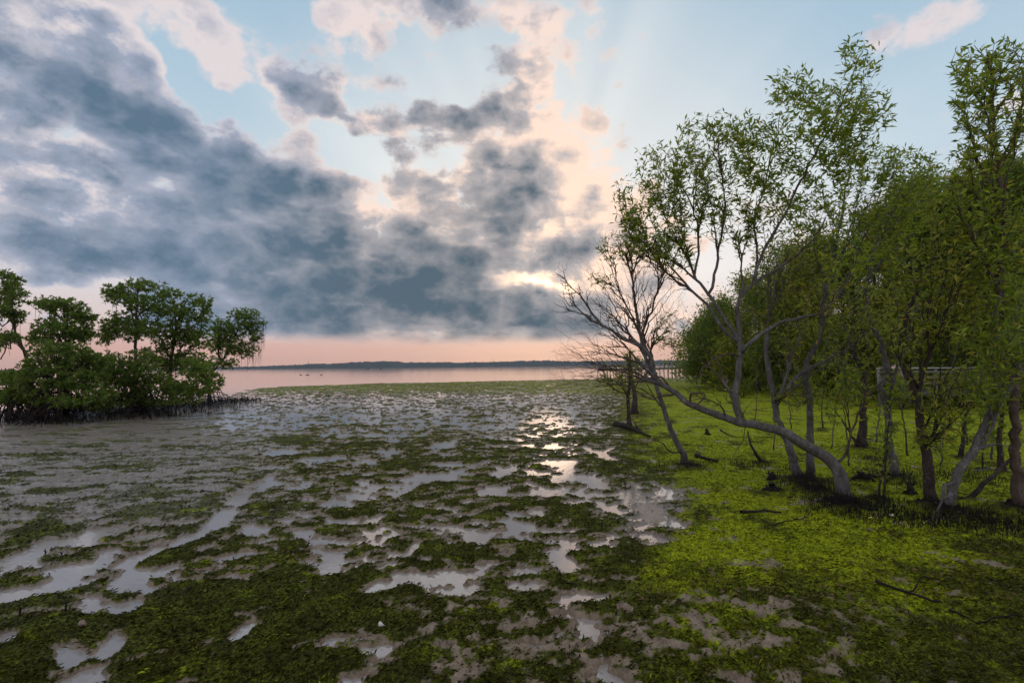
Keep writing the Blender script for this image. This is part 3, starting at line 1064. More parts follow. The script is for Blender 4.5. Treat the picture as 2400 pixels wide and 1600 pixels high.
    def wood(self, lo, hi):
        """mesh arrays for all nodes with lo <= radius < hi"""
        idx = np.arange(1, self.n)
        idx = idx[self.par[1:self.n] >= 0]
        r = self.r[idx]
        Vs, Fs, off = [], [], 0
        for a, b, k in ((.07, 9, 12), (.025, .07, 8), (.010, .025, 5), (.0, .010, 3)):
            s = idx[(r >= max(a, lo)) & (r < min(b, hi))]
            if len(s) == 0:
                continue
            V, F = self.tube(s, k)
            Vs.append(V)
            Fs.append(F + off)
            off += len(V)
        if not Vs:
            return np.zeros((0, 3)), np.zeros((0, 4), dtype=int)
        return np.concatenate(Vs), np.concatenate(Fs)


def leaf_arrays(rng, base, d, L, W, fold=.25, droop=.12, sides=2):
    """folded blades: base points, directions, lengths, widths"""
    n = len(base)
    ref = rng.normal(0, 1, (n, 3))
    s = np.cross(d, ref)
    s /= np.linalg.norm(s, axis=1)[:, None] + 1e-9
    nn = np.cross(s, d)
    nn *= np.sign(nn[:, 2:3] + 1e-6)
    mid = base + d * (L * .46)[:, None] - nn * (fold * .5 * W)[:, None]
    tip = base + d * L[:, None] - np.array((0, 0, 1.0)) * (droop * L)[:, None]
    p1 = mid + s * (W * .5)[:, None] + nn * (fold * W)[:, None]
    p2 = mid - s * (W * .5)[:, None] + nn * (fold * W)[:, None]
    V = np.stack([base, p1, tip, p2], 1).reshape(-1, 3)
    i = np.arange(n)[:, None] * 4
    F = np.concatenate([i + np.array([[0, 1, 2]]), i + np.array([[0, 2, 3]])], 0)
    return V, F


def unit(v):
    return v / (np.linalg.norm(v, axis=1)[:, None] + 1e-9)


def spray(sk, tips, rng, per=14, length=.11, width=.026, back=4, up=.25, spread=.9):
    """leaves along the last stretch of each twig: base points, directions, lengths, widths"""
    B, D = [], []
    tips = np.array(tips)
    for _ in range(per):
        hops = rng.integers(0, back + 1, len(tips))
        cur = tips.copy()
        for h in range(back):
            go = hops > h
            nx = sk.par[cur]
            cur = np.where(go & (nx >= 0), nx, cur)
        dirn = sk.D[cur]
        B.append(sk.P[cur] + rng.normal(0, .008, (len(cur), 3)))
        w_ = rng.normal(0, 1, (len(cur), 3))
        D.append(unit(dirn * .55 + unit(w_) * spread + np.array((0, 0, up))))
    B, D = np.concatenate(B), np.concatenate(D)
    n = len(B)
    L = length * (.6 + .65 * rng.random(n))
    W = width * (.7 + .5 * rng.random(n)) * (L / length) ** .5
    return B, D, L, W


def crown_points(rng, blobs, n, yspread=1.0, hollow=.0):
    """target points in crown lobes given as photo x, y, half width, half height, distance, half depth, share"""
    out = []
    sh = np.array([b[6] for b in blobs], float)
    cnt = np.maximum(1, (sh / sh.sum() * n).astype(int))
    for (px, py, rx, ry, dist, dd, _), k in zip(blobs, cnt):
        v = unit(rng.normal(0, 1, (k, 3)))
        rr = (hollow + (1 - hollow) * rng.random(k)) ** (1 / 2.2)
        v = v * rr[:, None]
        for a, b, c in v:
            out.append(dpt(px + a * rx, py - c * ry, dist + b * dd))
    return np.array(out)


def finish_tree(sk, base, name, label, cat, group, bark, leafmat, leaves, trunk_r=.03, loose=0, extra=None, twig_mat=None):
    """parts: trunk (thick wood), branches (thin wood), crown (leaves)"""
    root = empty(name, base)
    tag(root, label, cat, group)
    V, F = sk.wood(trunk_r, 9)
    inv = np.array(base)
    if len(V):
        new_mesh('trunk', V - inv, F, bark, root, True)
    V, F = sk.wood(0, trunk_r)
    if len(V):
        o = new_mesh('branches', V - inv, F, twig_mat or bark, root, True)
        tag(o, kind='stuff')
    if leaves is not None:
        B, D, L, W = leaves
        rng = sk.rng
        pick = np.zeros(len(B), dtype=bool)
        if loose:
            # the leaves that show largest are pieces of their own
            dist = np.linalg.norm(B - np.array(CAM_P), axis=1)
            pick[np.argsort(dist / L)[:loose]] = True
        V, F = leaf_arrays(rng, B[~pick] - inv, D[~pick], L[~pick], W[~pick])
        r = rng.random(int((~pick).sum()))
        cr = new_mesh('crown', V, F, leafmat, root, False, {'rnd': ('FACE', np.concatenate([r, r]))})
        tag(cr, kind='stuff')
        if loose:
            one = []
            for q in range(4):
                V1, F1 = leaf_arrays(np.random.default_rng(q), np.zeros((1, 3)), np.array([[0, 1.0, 0]]), np.array([1.0]), np.array([.24]))
                me = new_mesh('leaf', V1, F1, leafmat, cr, False, {'rnd': ('FACE', [.2 + .22 * q] * 2)})
                one.append(me.data)
                bpy.data.objects.remove(me)
            for b, d, l in zip(B[pick] - inv, D[pick], L[pick]):
                o = bpy.data.objects.new('leaf', one[int(rng.integers(4))])
                C.objects.link(o)
                o.parent = cr
                o.location = b
                o.rotation_euler = Vector(d).to_track_quat('Y', 'Z').to_euler()
                o.scale = (l, l, l)
    return root


def pneumatophores(rng, centres, n, spread, hmin=.05, hmax=.16, rad=.006):
    """breathing roots standing in the mud round a trunk: thin cones"""
    V, F = [], []
    c = np.array(centres)
    pick = c[rng.integers(0, len(c), n)]
    off = rng.normal(0, 1, (n, 2)) * spread
    xy = pick[:, :2] + off
    h = hmin + (hmax - hmin) * rng.random(n) ** 1.5
    g = ground_fields(xy[:, 0], xy[:, 1])[0]
    lean = rng.normal(0, .18, (n, 2)) * h[:, None]
    a = np.arange(3) * 2 * math.pi / 3
    ring = np.stack([np.cos(a), np.sin(a), np.zeros(3)], -1) * rad
    b = np.concatenate([xy, (g - .02)[:, None]], 1)
    base = b[:, None, :] + ring[None] * (.7 + .9 * rng.random(n))[:, None, None]
    tip = b + np.concatenate([lean, (h + .02)[:, None]], 1)
    V = np.concatenate([base, tip[:, None, :]], 1).reshape(-1, 3)
    i = np.arange(n)[:, None] * 4
    F = np.concatenate([i + np.array([q]) for q in ((0, 1, 3), (1, 2, 3), (2, 0, 3))], 0)
    return V, F


# ---- the right-hand trees, traced limb by limb: photo x, y, distance
def L3(pts):
    return [tuple(dpt(x, y, d)) for x, y, d in pts]


def along(pts, d0, d1):
    n = len(pts)
    return [(x, y, d0 + (d1 - d0) * i / max(1, n - 1)) for i, (x, y) in enumerate(pts)]


def gdist(px, py):
    return gpt(px, py).y


GROVE = 'mangroves standing on the green algae at the right'
WOOD = 'dense trees of the shore wood behind the leaning mangroves'
ISLE = 'mangroves of the clump standing in the shallows at the left'


def right_trees():
    # 1 the long leaning tree in front
    sk = Skel(11)
    d0 = gdist(1986, 1186)
    MOUNDS.append((*gpt(1980, 1200)[:2], .62, .13))
    MOUNDS.append((*gpt(1905, 1165)[:2], .55, .10))
    base = gpt(1986, 1200)
    sk.limb(L3(along([(1986, 1215), (1984, 1184), (1977, 1151), (1970, 1116), (1957, 1090), (1933, 1068), (1905, 1053), (1873, 1035), (1840, 1014), (1804, 1003), (1760, 994), (1738, 992)], d0, d0 + .3)), .118, .088, step=.09, wob=.004)
    sk.limb(L3(along([(1738, 992), (1700, 979), (1646, 959), (1607, 941), (1587, 923), (1560, 905), (1536, 884), (1527, 843), (1512, 819), (1488, 804), (1456, 792), (1435, 774), (1411, 762), (1385, 730), (1369, 705)], d0 + .3, d0 + 1.1)), .082, .018, step=.09, wob=.006)
    # the upright stem and its fork
    sk.limb(L3(along([(1742, 990), (1728, 960), (1723, 919), (1729, 889), (1733, 845), (1737, 826), (1733, 798)], d0 + .3, d0 + .5)), .076, .064, step=.08, wob=.004)
    sk.limb(L3(along([(1733, 800), (1715, 790), (1688, 762), (1667, 726), (1649, 705), (1616, 679), (1580, 655), (1540, 610), (1500, 560)], d0 + .5, d0 + .9)), .042, .012)
    sk.limb(L3(along([(1731, 796), (1697, 744), (1676, 714), (1662, 688), (1628, 643), (1634, 610), (1637, 560), (1625, 490), (1590, 420)], d0 + .5, d0 + 1.2)), .042, .012)
    sk.limb(L3(along([(1664, 690), (1679, 628), (1684, 590), (1691, 555), (1700, 480), (1690, 400), (1680, 320)], d0 + .7, d0 + .5)), .032, .010)
    sk.limb(L3(along([(1732, 796), (1728, 740), (1727, 722), (1738, 694), (1768, 664), (1816, 634), (1858, 604), (1905, 560), (1935, 510)], d0 + .5, d0 + .2)), .050, .012)
    sk.limb(L3(along([(1766, 662), (1783, 604), (1810, 554), (1834, 509), (1870, 440), (1905, 370), (1950, 290), (1990, 200), (2015, 130)], d0 + .4, d0 - .2)), .036, .008)
    sk.limb(L3(along([(1770, 660), (1775, 590), (1770, 520), (1790, 440), (1810, 350), (1830, 260)], d0 + .4, d0 + .9)), .028, .008)
    sk.limb(L3(along([(1738, 828), (1750, 813), (1780, 786), (1816, 765), (1836, 752), (1880, 742), (1922, 735), (1945, 712), (1958, 690), (1990, 650)], d0 + .4, d0 - .5)), .048, .010)
    sk.limb(L3(along([(1727, 826), (1700, 830), (1679, 840), (1649, 863), (1627, 887)], d0 + .4, d0 - .1)), .024, .010)
    sk.limb(L3(along([(1700, 978), (1690, 950), (1655, 935), (1627, 920), (1610, 922)], d0 + .35, d0 - .3)), .020, .008)
    sk.limb(L3(along([(1620, 945), (1618, 922), (1645, 920), (1652, 928), (1636, 948), (1630, 955)], d0 + .4, d0 + .2)), .022, .016)
    sk.limb(L3(along([(1590, 930), (1560, 925), (1530, 935), (1500, 925), (1470, 905), (1440, 900), (1400, 905)], d0 + .6, d0 + .7)), .024, .008)
    sk.limb(L3(along([(1973, 1085), (1985, 1050), (1998, 1010), (2010, 970), (2030, 930), (2055, 905), (2090, 880)], d0, d0 - .3)), .026, .010)
    sk.limb(L3(along([(1745, 1000), (1742, 1030), (1725, 1058), (1716, 1068)], d0 + .3, d0 + .2)), .010, .005)
    n0 = sk.n
    rng = sk.rng
    cr = [(1490, 470, 60, 65, d0 + 1.0, .6, .8), (1545, 395, 65, 65, d0 + 1.0, .6, .9), (1545, 520, 100, 75, d0 + .9, .7, 1.0), (1610, 440, 95, 95, d0 + 1.0, .7, 1.5), (1690, 380, 110, 120, d0 + .7, .7, 2.0), (1640, 320, 60, 60, d0 + .7, .5, .6), (1740, 300, 60, 60, d0 + .4, .5, .5),
          (1800, 420, 100, 110, d0 + .5, .6, 1.5), (1890, 270, 105, 85, d0 + .2, .8, 1.7), (1850, 200, 60, 45, d0 + .2, .5, .6), (1980, 250, 85, 85, d0 - .1, .7, 1.2), (2020, 135, 50, 60, d0 - .2, .5, .5), (2060, 250, 50, 60, d0 - .2, .5, .5), (1930, 340, 100, 60, d0, .7, .8),
          (1930, 420, 90, 80, d0 + .1, .5, 1.0), (1720, 520, 90, 60, d0 + .7, .6, .9), (1560, 580, 90, 45, d0 + .9, .6, .7), (1760, 360, 80, 90, d0 + .5, .7, 1.0), (1840, 500, 90, 60, d0 + .3, .7, .8), (1990, 600, 80, 60, d0 - .5, .5, .5), (1480, 520, 40, 50, d0 + .9, .5, .4), (2000, 340, 60, 60, d0 - .2, .4, .7)]
    sk.grow(crown_points(rng, cr, 190, hollow=.5), step=.16, curl=.06, lift=.08, minstart=30, bf=.8)
    leafy0 = len(sk.tips)
    sk.grow(crown_points(rng, cr, 3100, hollow=.15), step=.10, curl=.03, lift=.06, minstart=60, bf=.45)
    leafy = sk.tips[:]
    # bare, curling twigs at the low end
    nb = sk.n
    bare = [(1400, 650, 110, 115, d0 + 1.1, .9, 1.6), (1365, 770, 90, 110, d0 + 1.0, .8, 1.5), (1345, 855, 75, 50, d0 + .9, .6, 1.0), (1480, 620, 90, 95, d0 + 1.1, .8, 1.0), (1325, 880, 48, 26, d0 + .8, .4, .4), (1450, 870, 90, 45, d0 + .9, .5, .6), (1530, 700, 75, 110, d0 + 1.0, .7, .9)]
    sk.grow(crown_points(rng, bare, 120, hollow=.55), step=.12, curl=.09, lift=.03, minstart=20, bf=.8)
    sk.grow(crown_points(rng, bare, 800, hollow=.4), step=.08, curl=.15, lift=.0, minstart=20, bf=.6)
    small = [(1640, 900, 90, 40, d0 + .2, .5, 1), (2030, 930, 60, 60, d0 - .2, .4, 1), (1760, 960, 60, 30, d0 + .2, .4, .5)]
    t0 = len(sk.tips)
    sk.grow(crown_points(rng, small, 30), step=.10, curl=.05, lift=.1, minstart=10)
    leafy += sk.tips[t0:]
    sk.radii(.0055, tips=[(nb, .0078)])
    lv = spray(sk, leafy, rng, 4, .140, .034, 3, .14, 1.0)
    finish_tree(sk, base, 'mangrove_tree', 'long pale-barked mangrove leaning far left over the algae, tall airy crown above', 'tree', GROVE, M['grey_bark'], M['willow_leaf'], lv, .022, 280, twig_mat=M['brown_bark'])

    # 2 the slim tree left of it, half bare
    sk = Skel(12)
    d = gdist(1604, 1098)
    base = gpt(1604, 1102)
    MOUNDS.append((*gpt(1615, 1100)[:2], .55, .06))
    sk.limb(L3(along([(1605, 1110), (1604, 1090), (1602, 1062), (1590, 1045), (1571, 1002), (1560, 972), (1550, 943), (1543, 918), (1533, 891), (1515, 840), (1500, 783), (1488, 708), (1482, 649), (1480, 600)], d, d + .3)), .092, .020, step=.11, wob=.008)
    sk.limb(L3(along([(1510, 825), (1490, 760), (1455, 690), (1440, 630)], d + .2, d + .4)), .034, .012)
    sk.limb(L3(along([(1500, 790), (1530, 720), (1545, 660), (1560, 600)], d + .2, d - .3)), .034, .012)
    sk.limb(L3(along([(1598, 1058), (1575, 1060), (1553, 1040), (1528, 1030)], d, d - .3)), .030, .014)
    sk.limb(L3(along([(1551, 955), (1525, 925), (1490, 908), (1455, 903)], d + .1, d - .2)), .024, .009)
    rng = sk.rng
    top = [(1445, 580, 55, 40, d + .4, .6, .8), (1510, 575, 65, 40, d + .2, .6, 1.3), (1565, 560, 55, 40, d - .2, .5, .7), (1400, 655, 26, 30, d + .4, .4, .2)]
    sk.grow(crown_points(rng, top, 45, hollow=.4), step=.16, curl=.05, minstart=20, bf=.8)
    sk.grow(crown_points(rng, top, 260), step=.10, curl=.05, minstart=30, bf=.5)
    leafy = sk.tips[45:]
    bare = [(1430, 650, 100, 110, d + .3, .9, 1.3), (1500, 670, 85, 120, d + .2, .9, 1.2), (1560, 700, 60, 110, d, .7, .8), (1400, 760, 80, 80, d + .3, .7, .7)]
    nb = sk.n
    sk.grow(crown_points(rng, bare, 100, hollow=.5), step=.12, curl=.08, lift=.1, minstart=20, bf=.85)
    sk.grow(crown_points(rng, bare, 480, hollow=.3), step=.09, curl=.10, lift=.08, minstart=20, bf=.65)
    t0 = len(sk.tips)
    sk.grow(crown_points(rng, [(1570, 770, 50, 50, d - .3, .4, 1), (1600, 820, 40, 40, d - .3, .3, .7)], 60), step=.1, curl=.05, minstart=20)
    leafy += sk.tips[t0:]
    sk.radii(.0065, tips=[(nb, .0078)])
    finish_tree(sk, base, 'mangrove_tree', 'slim half-bare mangrove with curling twigs, nearest the open mudflat', 'tree', GROVE, M['grey_bark'], M['willow_leaf'], spray(sk, leafy, rng, 7, .12, .028, 3), .03, twig_mat=M['brown_bark'])

    # 3 two thin trunks farther out with a driftwood log
    for k, (pts, lab, cro) in enumerate((
            ([(1475, 1008), (1474, 980), (1472, 937), (1476, 899), (1477, 860), (1476, 822)], 'thin straight mangrove stem behind the driftwood log, its top broken off', [(1440, 890, 50, 40, 0, .8, 1), (1480, 860, 40, 40, 0, .7, 1)]),
            ([(1488, 974), (1487, 950), (1489, 934), (1484, 905), (1475, 870), (1470, 830)], 'short dark mangrove with a thick foot, beyond the driftwood log', [(1480, 850, 55, 45, 0, .8, 1), (1520, 880, 40, 40, 0, .7, .7), (1430, 870, 40, 30, 0, .6, .6)]))):
        sk = Skel(30 + k)
        d = gdist(*pts[0])
        sk.limb(L3(along(pts, d, d + .2)), (.09, .16)[k], .045, step=.15)
        c = [(a, b, e, f, d, g, h) for a, b, e, f, _, g, h in cro]
        sk.grow(crown_points(sk.rng, c, 110), step=.15, curl=.06, minstart=8)
        sk.radii(.007)
        finish_tree(sk, gpt(*pts[0]), 'mangrove_tree', lab, 'tree', GROVE, M['dark_bark'], M['dull_leaf'], spray(sk, sk.tips, sk.rng, 9, .15, .040, 3), .04)
        MOUNDS.append((*gpt(*pts[0])[:2], .6, .06))

    # 4 and 5: the pair with a shared foot behind the leaning trunk
    d = gdist(1878, 1134)
    MOUNDS.append((*gpt(1890, 1142)[:2], .75, .12))
    sk = Skel(14)
    sk.limb(L3(along([(1880, 1150), (1876, 1128), (1862, 1083), (1849, 1044), (1838, 1016), (1820, 979), (1815, 943), (1812, 915), (1802, 870), (1796, 820), (1800, 760), (1815, 690), (1830, 620)], d, d + .6)), .100, .028, step=.11)
    sk.limb(L3(along([(1815, 945), (1834, 919), (1879, 874), (1923, 851), (1986, 815), (2020, 790), (2050, 760)], d + .2, d - .4)), .060, .014)
    sk.limb(L3(along([(1818, 950), (1850, 915), (1900, 880), (1950, 845), (1985, 825)], d + .2, d - .1)), .026, .010)
    rng = sk.rng
    c = [(1830, 610, 80, 80, d + .6, .8, 1.2), (1900, 660, 90, 70, d + .3, .8, 1.0), (2000, 740, 80, 60, d - .3, .7, .9), (1850, 780, 60, 60, d + .4, .6, .5), (1870, 930, 60, 40, d, .5, .35), (1780, 720, 50, 70, d + .7, .5, .6)]
    sk.grow(crown_points(rng, c, 70, hollow=.4), step=.16, curl=.06, minstart=30, bf=.85)
    sk.grow(crown_points(rng, c, 560, hollow=.2), step=.11, curl=.04, minstart=35, bf=.5)
    sk.radii(.0048)
    finish_tree(sk, gpt(1880, 1142), 'mangrove_tree', 'forked mangrove rising behind the leaning trunk, one straight limb slanting right', 'tree', GROVE, M['grey_bark'], M['dull_leaf'], spray(sk, sk.tips, rng, 4, .145, .037, 3, .2, 1.0), .03)
    sk = Skel(15)
    d = gdist(1902, 1130)
    sk.limb(L3(along([(1903, 1145), (1900, 1124), (1898, 1083), (1898, 1008), (1897, 949), (1891, 904), (1886, 868), (1891, 845), (1908, 816), (1924, 780), (1924, 746), (1932, 700), (1950, 640), (1960, 570), (1975, 500)], d, d + .2)), .092, .026, step=.11)
    sk.limb(L3(along([(1924, 770), (1960, 700), (2000, 640), (2050, 580), (2090, 500)], d + .2, d - .3)), .040, .012)
    rng = sk.rng
    c = [(1960, 520, 80, 70, d + .3, .8, 1.0), (2080, 470, 90, 70, d - .2, .8, 1.3), (2040, 380, 70, 60, d, .7, 1.0), (1900, 560, 70, 60, d + .4, .7, .8), (2130, 400, 80, 50, d - .2, .7, 1.0), (2000, 900, 60, 50, d + .2, .5, .5), (1950, 960, 50, 40, d + .1, .5, .3)]
    sk.grow(crown_points(rng, c, 70, hollow=.4), step=.16, curl=.06, minstart=30, bf=.85)
    sk.grow(crown_points(rng, c, 700, hollow=.2), step=.11, curl=.04, minstart=35, bf=.5)
    sk.radii(.0048)
    finish_tree(sk, gpt(1902, 1138), 'mangrove_tree', 'upright grey mangrove sharing a rooty foot with the forked tree, top bending right', 'tree', GROVE, M['grey_bark'], M['willow_leaf'], spray(sk, sk.tips, rng, 4, .145, .037, 3, .2, 1.0), .03)

    # 6..10 the others
    specs = [
        (16, [(2094, 1150), (2094, 1130), (2096, 1083), (2085, 1047), (2081, 1009), (2081, 967), (2070, 930), (2062, 904), (2076, 880), (2074, 845), (2066, 809), (2057, 788), (2035, 746), (2031, 698), (2033, 655), (2050, 580), (2080, 500)], .095, .024,
         [[(2082, 960), (2090, 920), (2100, 870), (2130, 800), (2150, 720)], [(2033, 660), (2080, 600), (2140, 550)]],
         [(2080, 560, 90, 70, 0, .9, 1.0), (2150, 480, 90, 70, 0, .9, 1.2), (2160, 640, 90, 70, 0, .8, 1.0), (2120, 380, 80, 45, 0, .7, .9), (2110, 780, 70, 60, 0, .7, .6), (2130, 900, 60, 50, 0, .6, .5), (2190, 420, 60, 45, 0, .7, .6)], 420,
         'grey_bark', 'willow_leaf', 'slender mangrove with a flared pale foot, kinked twice on its way up', .10, .55),
        (17, [(2024, 1080), (2022, 1060), (2022, 1008), (2022, 967), (2026, 930), (2020, 870), (1990, 800), (1975, 720), (1985, 640)], .13, .03,
         [[(2020, 1060), (2000, 1030), (1985, 1000), (1955, 960)]],
         [(1980, 640, 90, 80, 0, 1.0, 1.0), (2060, 700, 80, 70, 0, .9, .8), (1920, 720, 70, 70, 0, .9, .7), (2000, 820, 80, 60, 0, .8, .7)], 320,
         'dark_bark', 'dull_leaf', 'dark-footed mangrove deeper in the grove, low root arching left', .10, .6),
        (18, [(2184, 1230), (2180, 1205), (2177, 1128), (2171, 1068), (2162, 1008), (2153, 964), (2147, 922), (2128, 880), (2110, 840), (2120, 760), (2150, 680)], .102, .030,
         [[(2148, 925), (2159, 886), (2168, 860), (2190, 800), (2220, 720), (2240, 640)], [(2168, 1050), (2200, 1020), (2230, 1000)]],
         [(2160, 640, 90, 80, 0, .8, 1.0), (2250, 600, 90, 80, 0, .8, 1.2), (2220, 760, 100, 70, 0, .7, 1.0), (2130, 780, 60, 60, 0, .6, .6), (2210, 930, 80, 60, 0, .6, .8), (2230, 500, 80, 60, 0, .7, .9), (2200, 1020, 60, 50, 0, .4, .5)], 460,
         'dark_bark', 'dull_leaf', 'thick dark mangrove trunk standing straight, forking at head height', .10, .45),
        (19, [(2215, 1250), (2218, 1220), (2227, 1157), (2239, 1122), (2251, 1092), (2281, 1059), (2311, 994), (2340, 943), (2373, 898), (2397, 871), (2440, 820), (2500, 740)], .080, .034,
         [[(2283, 1056), (2310, 1045), (2345, 1040)], [(2370, 900), (2360, 860), (2340, 800), (2335, 730), (2350, 640)], [(2236, 1125), (2215, 1140), (2205, 1175), (2195, 1200)]],
         [(2340, 680, 80, 80, 0, .7, 1.0), (2420, 640, 90, 90, 0, .8, .9), (2310, 800, 80, 60, 0, .6, .9), (2380, 780, 60, 60, 0, .6, .7), (2330, 560, 80, 60, 0, .7, .9), (2320, 900, 70, 50, 0, .5, .8)], 430,
         'grey_bark', 'willow_leaf', 'smooth mangrove trunk slanting steeply to the right edge', .12, .5),
        (20, [(2440, 1260), (2400, 1215), (2388, 1170), (2381, 1120), (2380, 1038), (2376, 949), (2377, 900), (2379, 860), (2367, 830), (2357, 806), (2350, 720), (2345, 620), (2355, 500), (2340, 400), (2330, 300), (2322, 190), (2318, 120)], .095, .010,
         [[(2350, 700), (2300, 600), (2270, 520)], [(2340, 400), (2375, 330), (2400, 230), (2410, 150)], [(2345, 470), (2300, 400), (2280, 330)], [(2400, 1215), (2360, 1210), (2325, 1225)]],
         [(2285, 165, 60, 65, 0, .7, 1.0), (2360, 150, 60, 65, 0, .7, 1.0), (2268, 255, 50, 65, 0, .6, .8), (2350, 290, 75, 70, 0, .7, .9), (2300, 360, 80, 50, 0, .6, .7), (2430, 200, 55, 80, 0, .7, .7), (2280, 480, 80, 70, 0, .6, 1.2), (2380, 500, 80, 80, 0, .6, 1.2), (2270, 560, 60, 60, 0, .6, .7)], 700,
         'brown_bark', 'willow_leaf', 'tallest mangrove at the right edge on a swollen foot, airy top against the sky', .15, .6),
    ]
    for (seed, pts, r0, r1, limbs, cro, nt, bk, lf, lab, mh, mr_) in specs:
        sk = Skel(seed)
        d = gdist(*pts[1])
        sk.limb(L3(along(pts, d, d + .2)), r0, r1, step=.11)
        for lm in limbs:
            near = np.argmin(np.hypot(np.array([p[0] for p in pts]) - lm[0][0], np.array([p[1] for p in pts]) - lm[0][1]))
            sk.limb(L3(along(lm, d + .2 * near / len(pts), d + sk.rng.uniform(-.5, .3))), r0 * .45, .012)
        c = [(a, b, e, f, d + sk.rng.uniform(-.3, .5), g, h) for a, b, e, f, _, g, h in cro]
        sk.grow(crown_points(sk.rng, c, nt // 6, hollow=.4), step=.16, curl=.06, minstart=25, bf=.85)
        sk.grow(crown_points(sk.rng, c, int(nt * 1.35), hollow=.2), step=.11, curl=.04, minstart=30, bf=.5)
        sk.radii(.0046)
        b = gpt(*pts[1])
        MOUNDS.append((b.x, b.y, mr_, mh))
        finish_tree(sk, b, 'mangrove_tree', lab, 'tree', GROVE, M[bk], M[lf], spray(sk, sk.tips, sk.rng, 4, .145, .037, 3, .2, 1.0), .03, 150 if seed == 20 else 0)

    # a tangle of thin, bare stems crossing between the trunks
    rng = np.random.default_rng(200)
    stems = [(1812, 1062, 40, 250, 'thin stem leaning right just behind the fork of the leaning tree'), (1856, 1010, -45, 230, 'thin bare stem leaning left between the pair of mangroves'), (1948, 1060, 55, 300, 'thin crooked stem right of the upright grey mangrove'),
             (1990, 1100, -30, 280, 'thin stem left of the dark-footed mangrove'), (2052, 1045, 60, 300, 'thin stem slanting right behind the close pair of saplings'), (2128, 1075, -60, 280, 'thin stem slanting left behind the thick dark trunk'),
             (2206, 1100, 40, 300, 'thin stem between the thick dark trunk and the slanting trunk'), (2268, 1050, -50, 260, 'thin stem slanting left above the scrubby young mangrove'), (2322, 1085, 45, 300, 'thin stem under the slanting trunk near the right edge'), (1768, 1000, 30, 200, 'short thin stem behind the upright pale stem')]
    for k, (x, y, lean, top, lab) in enumerate(stems):
        sk = Skel(300 + k)
        d = gdist(x, y)
        sk.limb(L3(along([(x, y + 3), (x + lean * .2, y - top * .35), (x + lean * .55 + rng.uniform(-12, 12), y - top * .7), (x + lean, y - top)], d, d + rng.uniform(-.5, .5))), rng.uniform(.020, .032), .007, step=.08, wob=.010)
        c = [(x + lean * .8, y - top * .85, 50, 60, d, .4, 1)]
        sk.grow(crown_points(sk.rng, c, 14), step=.09, curl=.07, minstart=8, bf=.6)
        sk.radii(.0048)
        finish_tree(sk, gpt(x, y), 'thin_stem', lab, 'stem', 'thin bare stems among the right-hand mangroves', M['brown_bark'] if k % 2 else M['grey_bark'], M['dull_leaf'], spray(sk, sk.tips[::3], sk.rng, 5, .12, .034, 3) if k % 3 == 0 else None, .004)

    # thin saplings
    sap = [
        (41, [(1791, 1092), (1772, 1064), (1759, 1041), (1753, 1010)], .055, .018, 'short dead stem curving up under the leaning trunk', 0),
        (42, [(2054, 1186), (2062, 1140), (2070, 1100), (2074, 1040), (2085, 990)], .026, .010, 'thin sapling leaning right, left one of a close pair', 10),
        (43, [(2069, 1190), (2074, 1120), (2078, 1040), (2083, 980), (2092, 900)], .026, .008, 'thin upright sapling, right one of a close pair', 14),
        (44, [(2348, 1115), (2346, 1080), (2343, 1020), (2350, 950), (2345, 880)], .075, .022, 'slim dark mangrove between the slanting trunk and the right edge', 40),
        (45, [(2262, 1180), (2290, 1150), (2330, 1110), (2365, 1080), (2390, 1060)], .050, .025, 'dark fallen bough propped up slantwise at the right edge', 0),
        (46, [(2248, 1080), (2258, 1030), (2262, 980), (2285, 920), (2300, 860)], .06, .014, 'scrubby young mangrove behind the foot of the slanting trunk', 60),
        (47, [(1930, 1010), (1926, 960), (1932, 900), (1925, 840)], .030, .010, 'leafy sapling in the middle of the grove behind the leaning trunk', 40),
        (48, [(2300, 1110), (2303, 1060), (2296, 1000), (2304, 950)], .022, .008, 'bushy sapling with low leaves beside the slanting trunk', 40),
    ]
    for (seed, pts, r0, r1, lab, nt) in sap:
        sk = Skel(seed)
        d = gdist(*pts[0])
        sk.limb(L3(along(pts, d, d + .15)), r0, r1, step=.08, wob=.008)
        if nt:
            xs, ys = [p[0] for p in pts], [p[1] for p in pts]
            c = [(xs[i] + sk.rng.uniform(-25, 25), ys[i], 45, 40, d, .4, 1) for i in range(len(pts) // 2, len(pts))]
            sk.grow(crown_points(sk.rng, c, nt), step=.09, curl=.05, minstart=6)
        sk.radii(.0045)
        b = gpt(*pts[0])
        MOUNDS.append((b.x, b.y, .28, .05))
        finish_tree(sk, b, 'mangrove_sapling', lab, 'sapling', 'saplings and thin stems in the right grove', M['dark_bark'], M['willow_leaf'], spray(sk, sk.tips, sk.rng, 13, .115, .032, 4) if nt else None, .03)


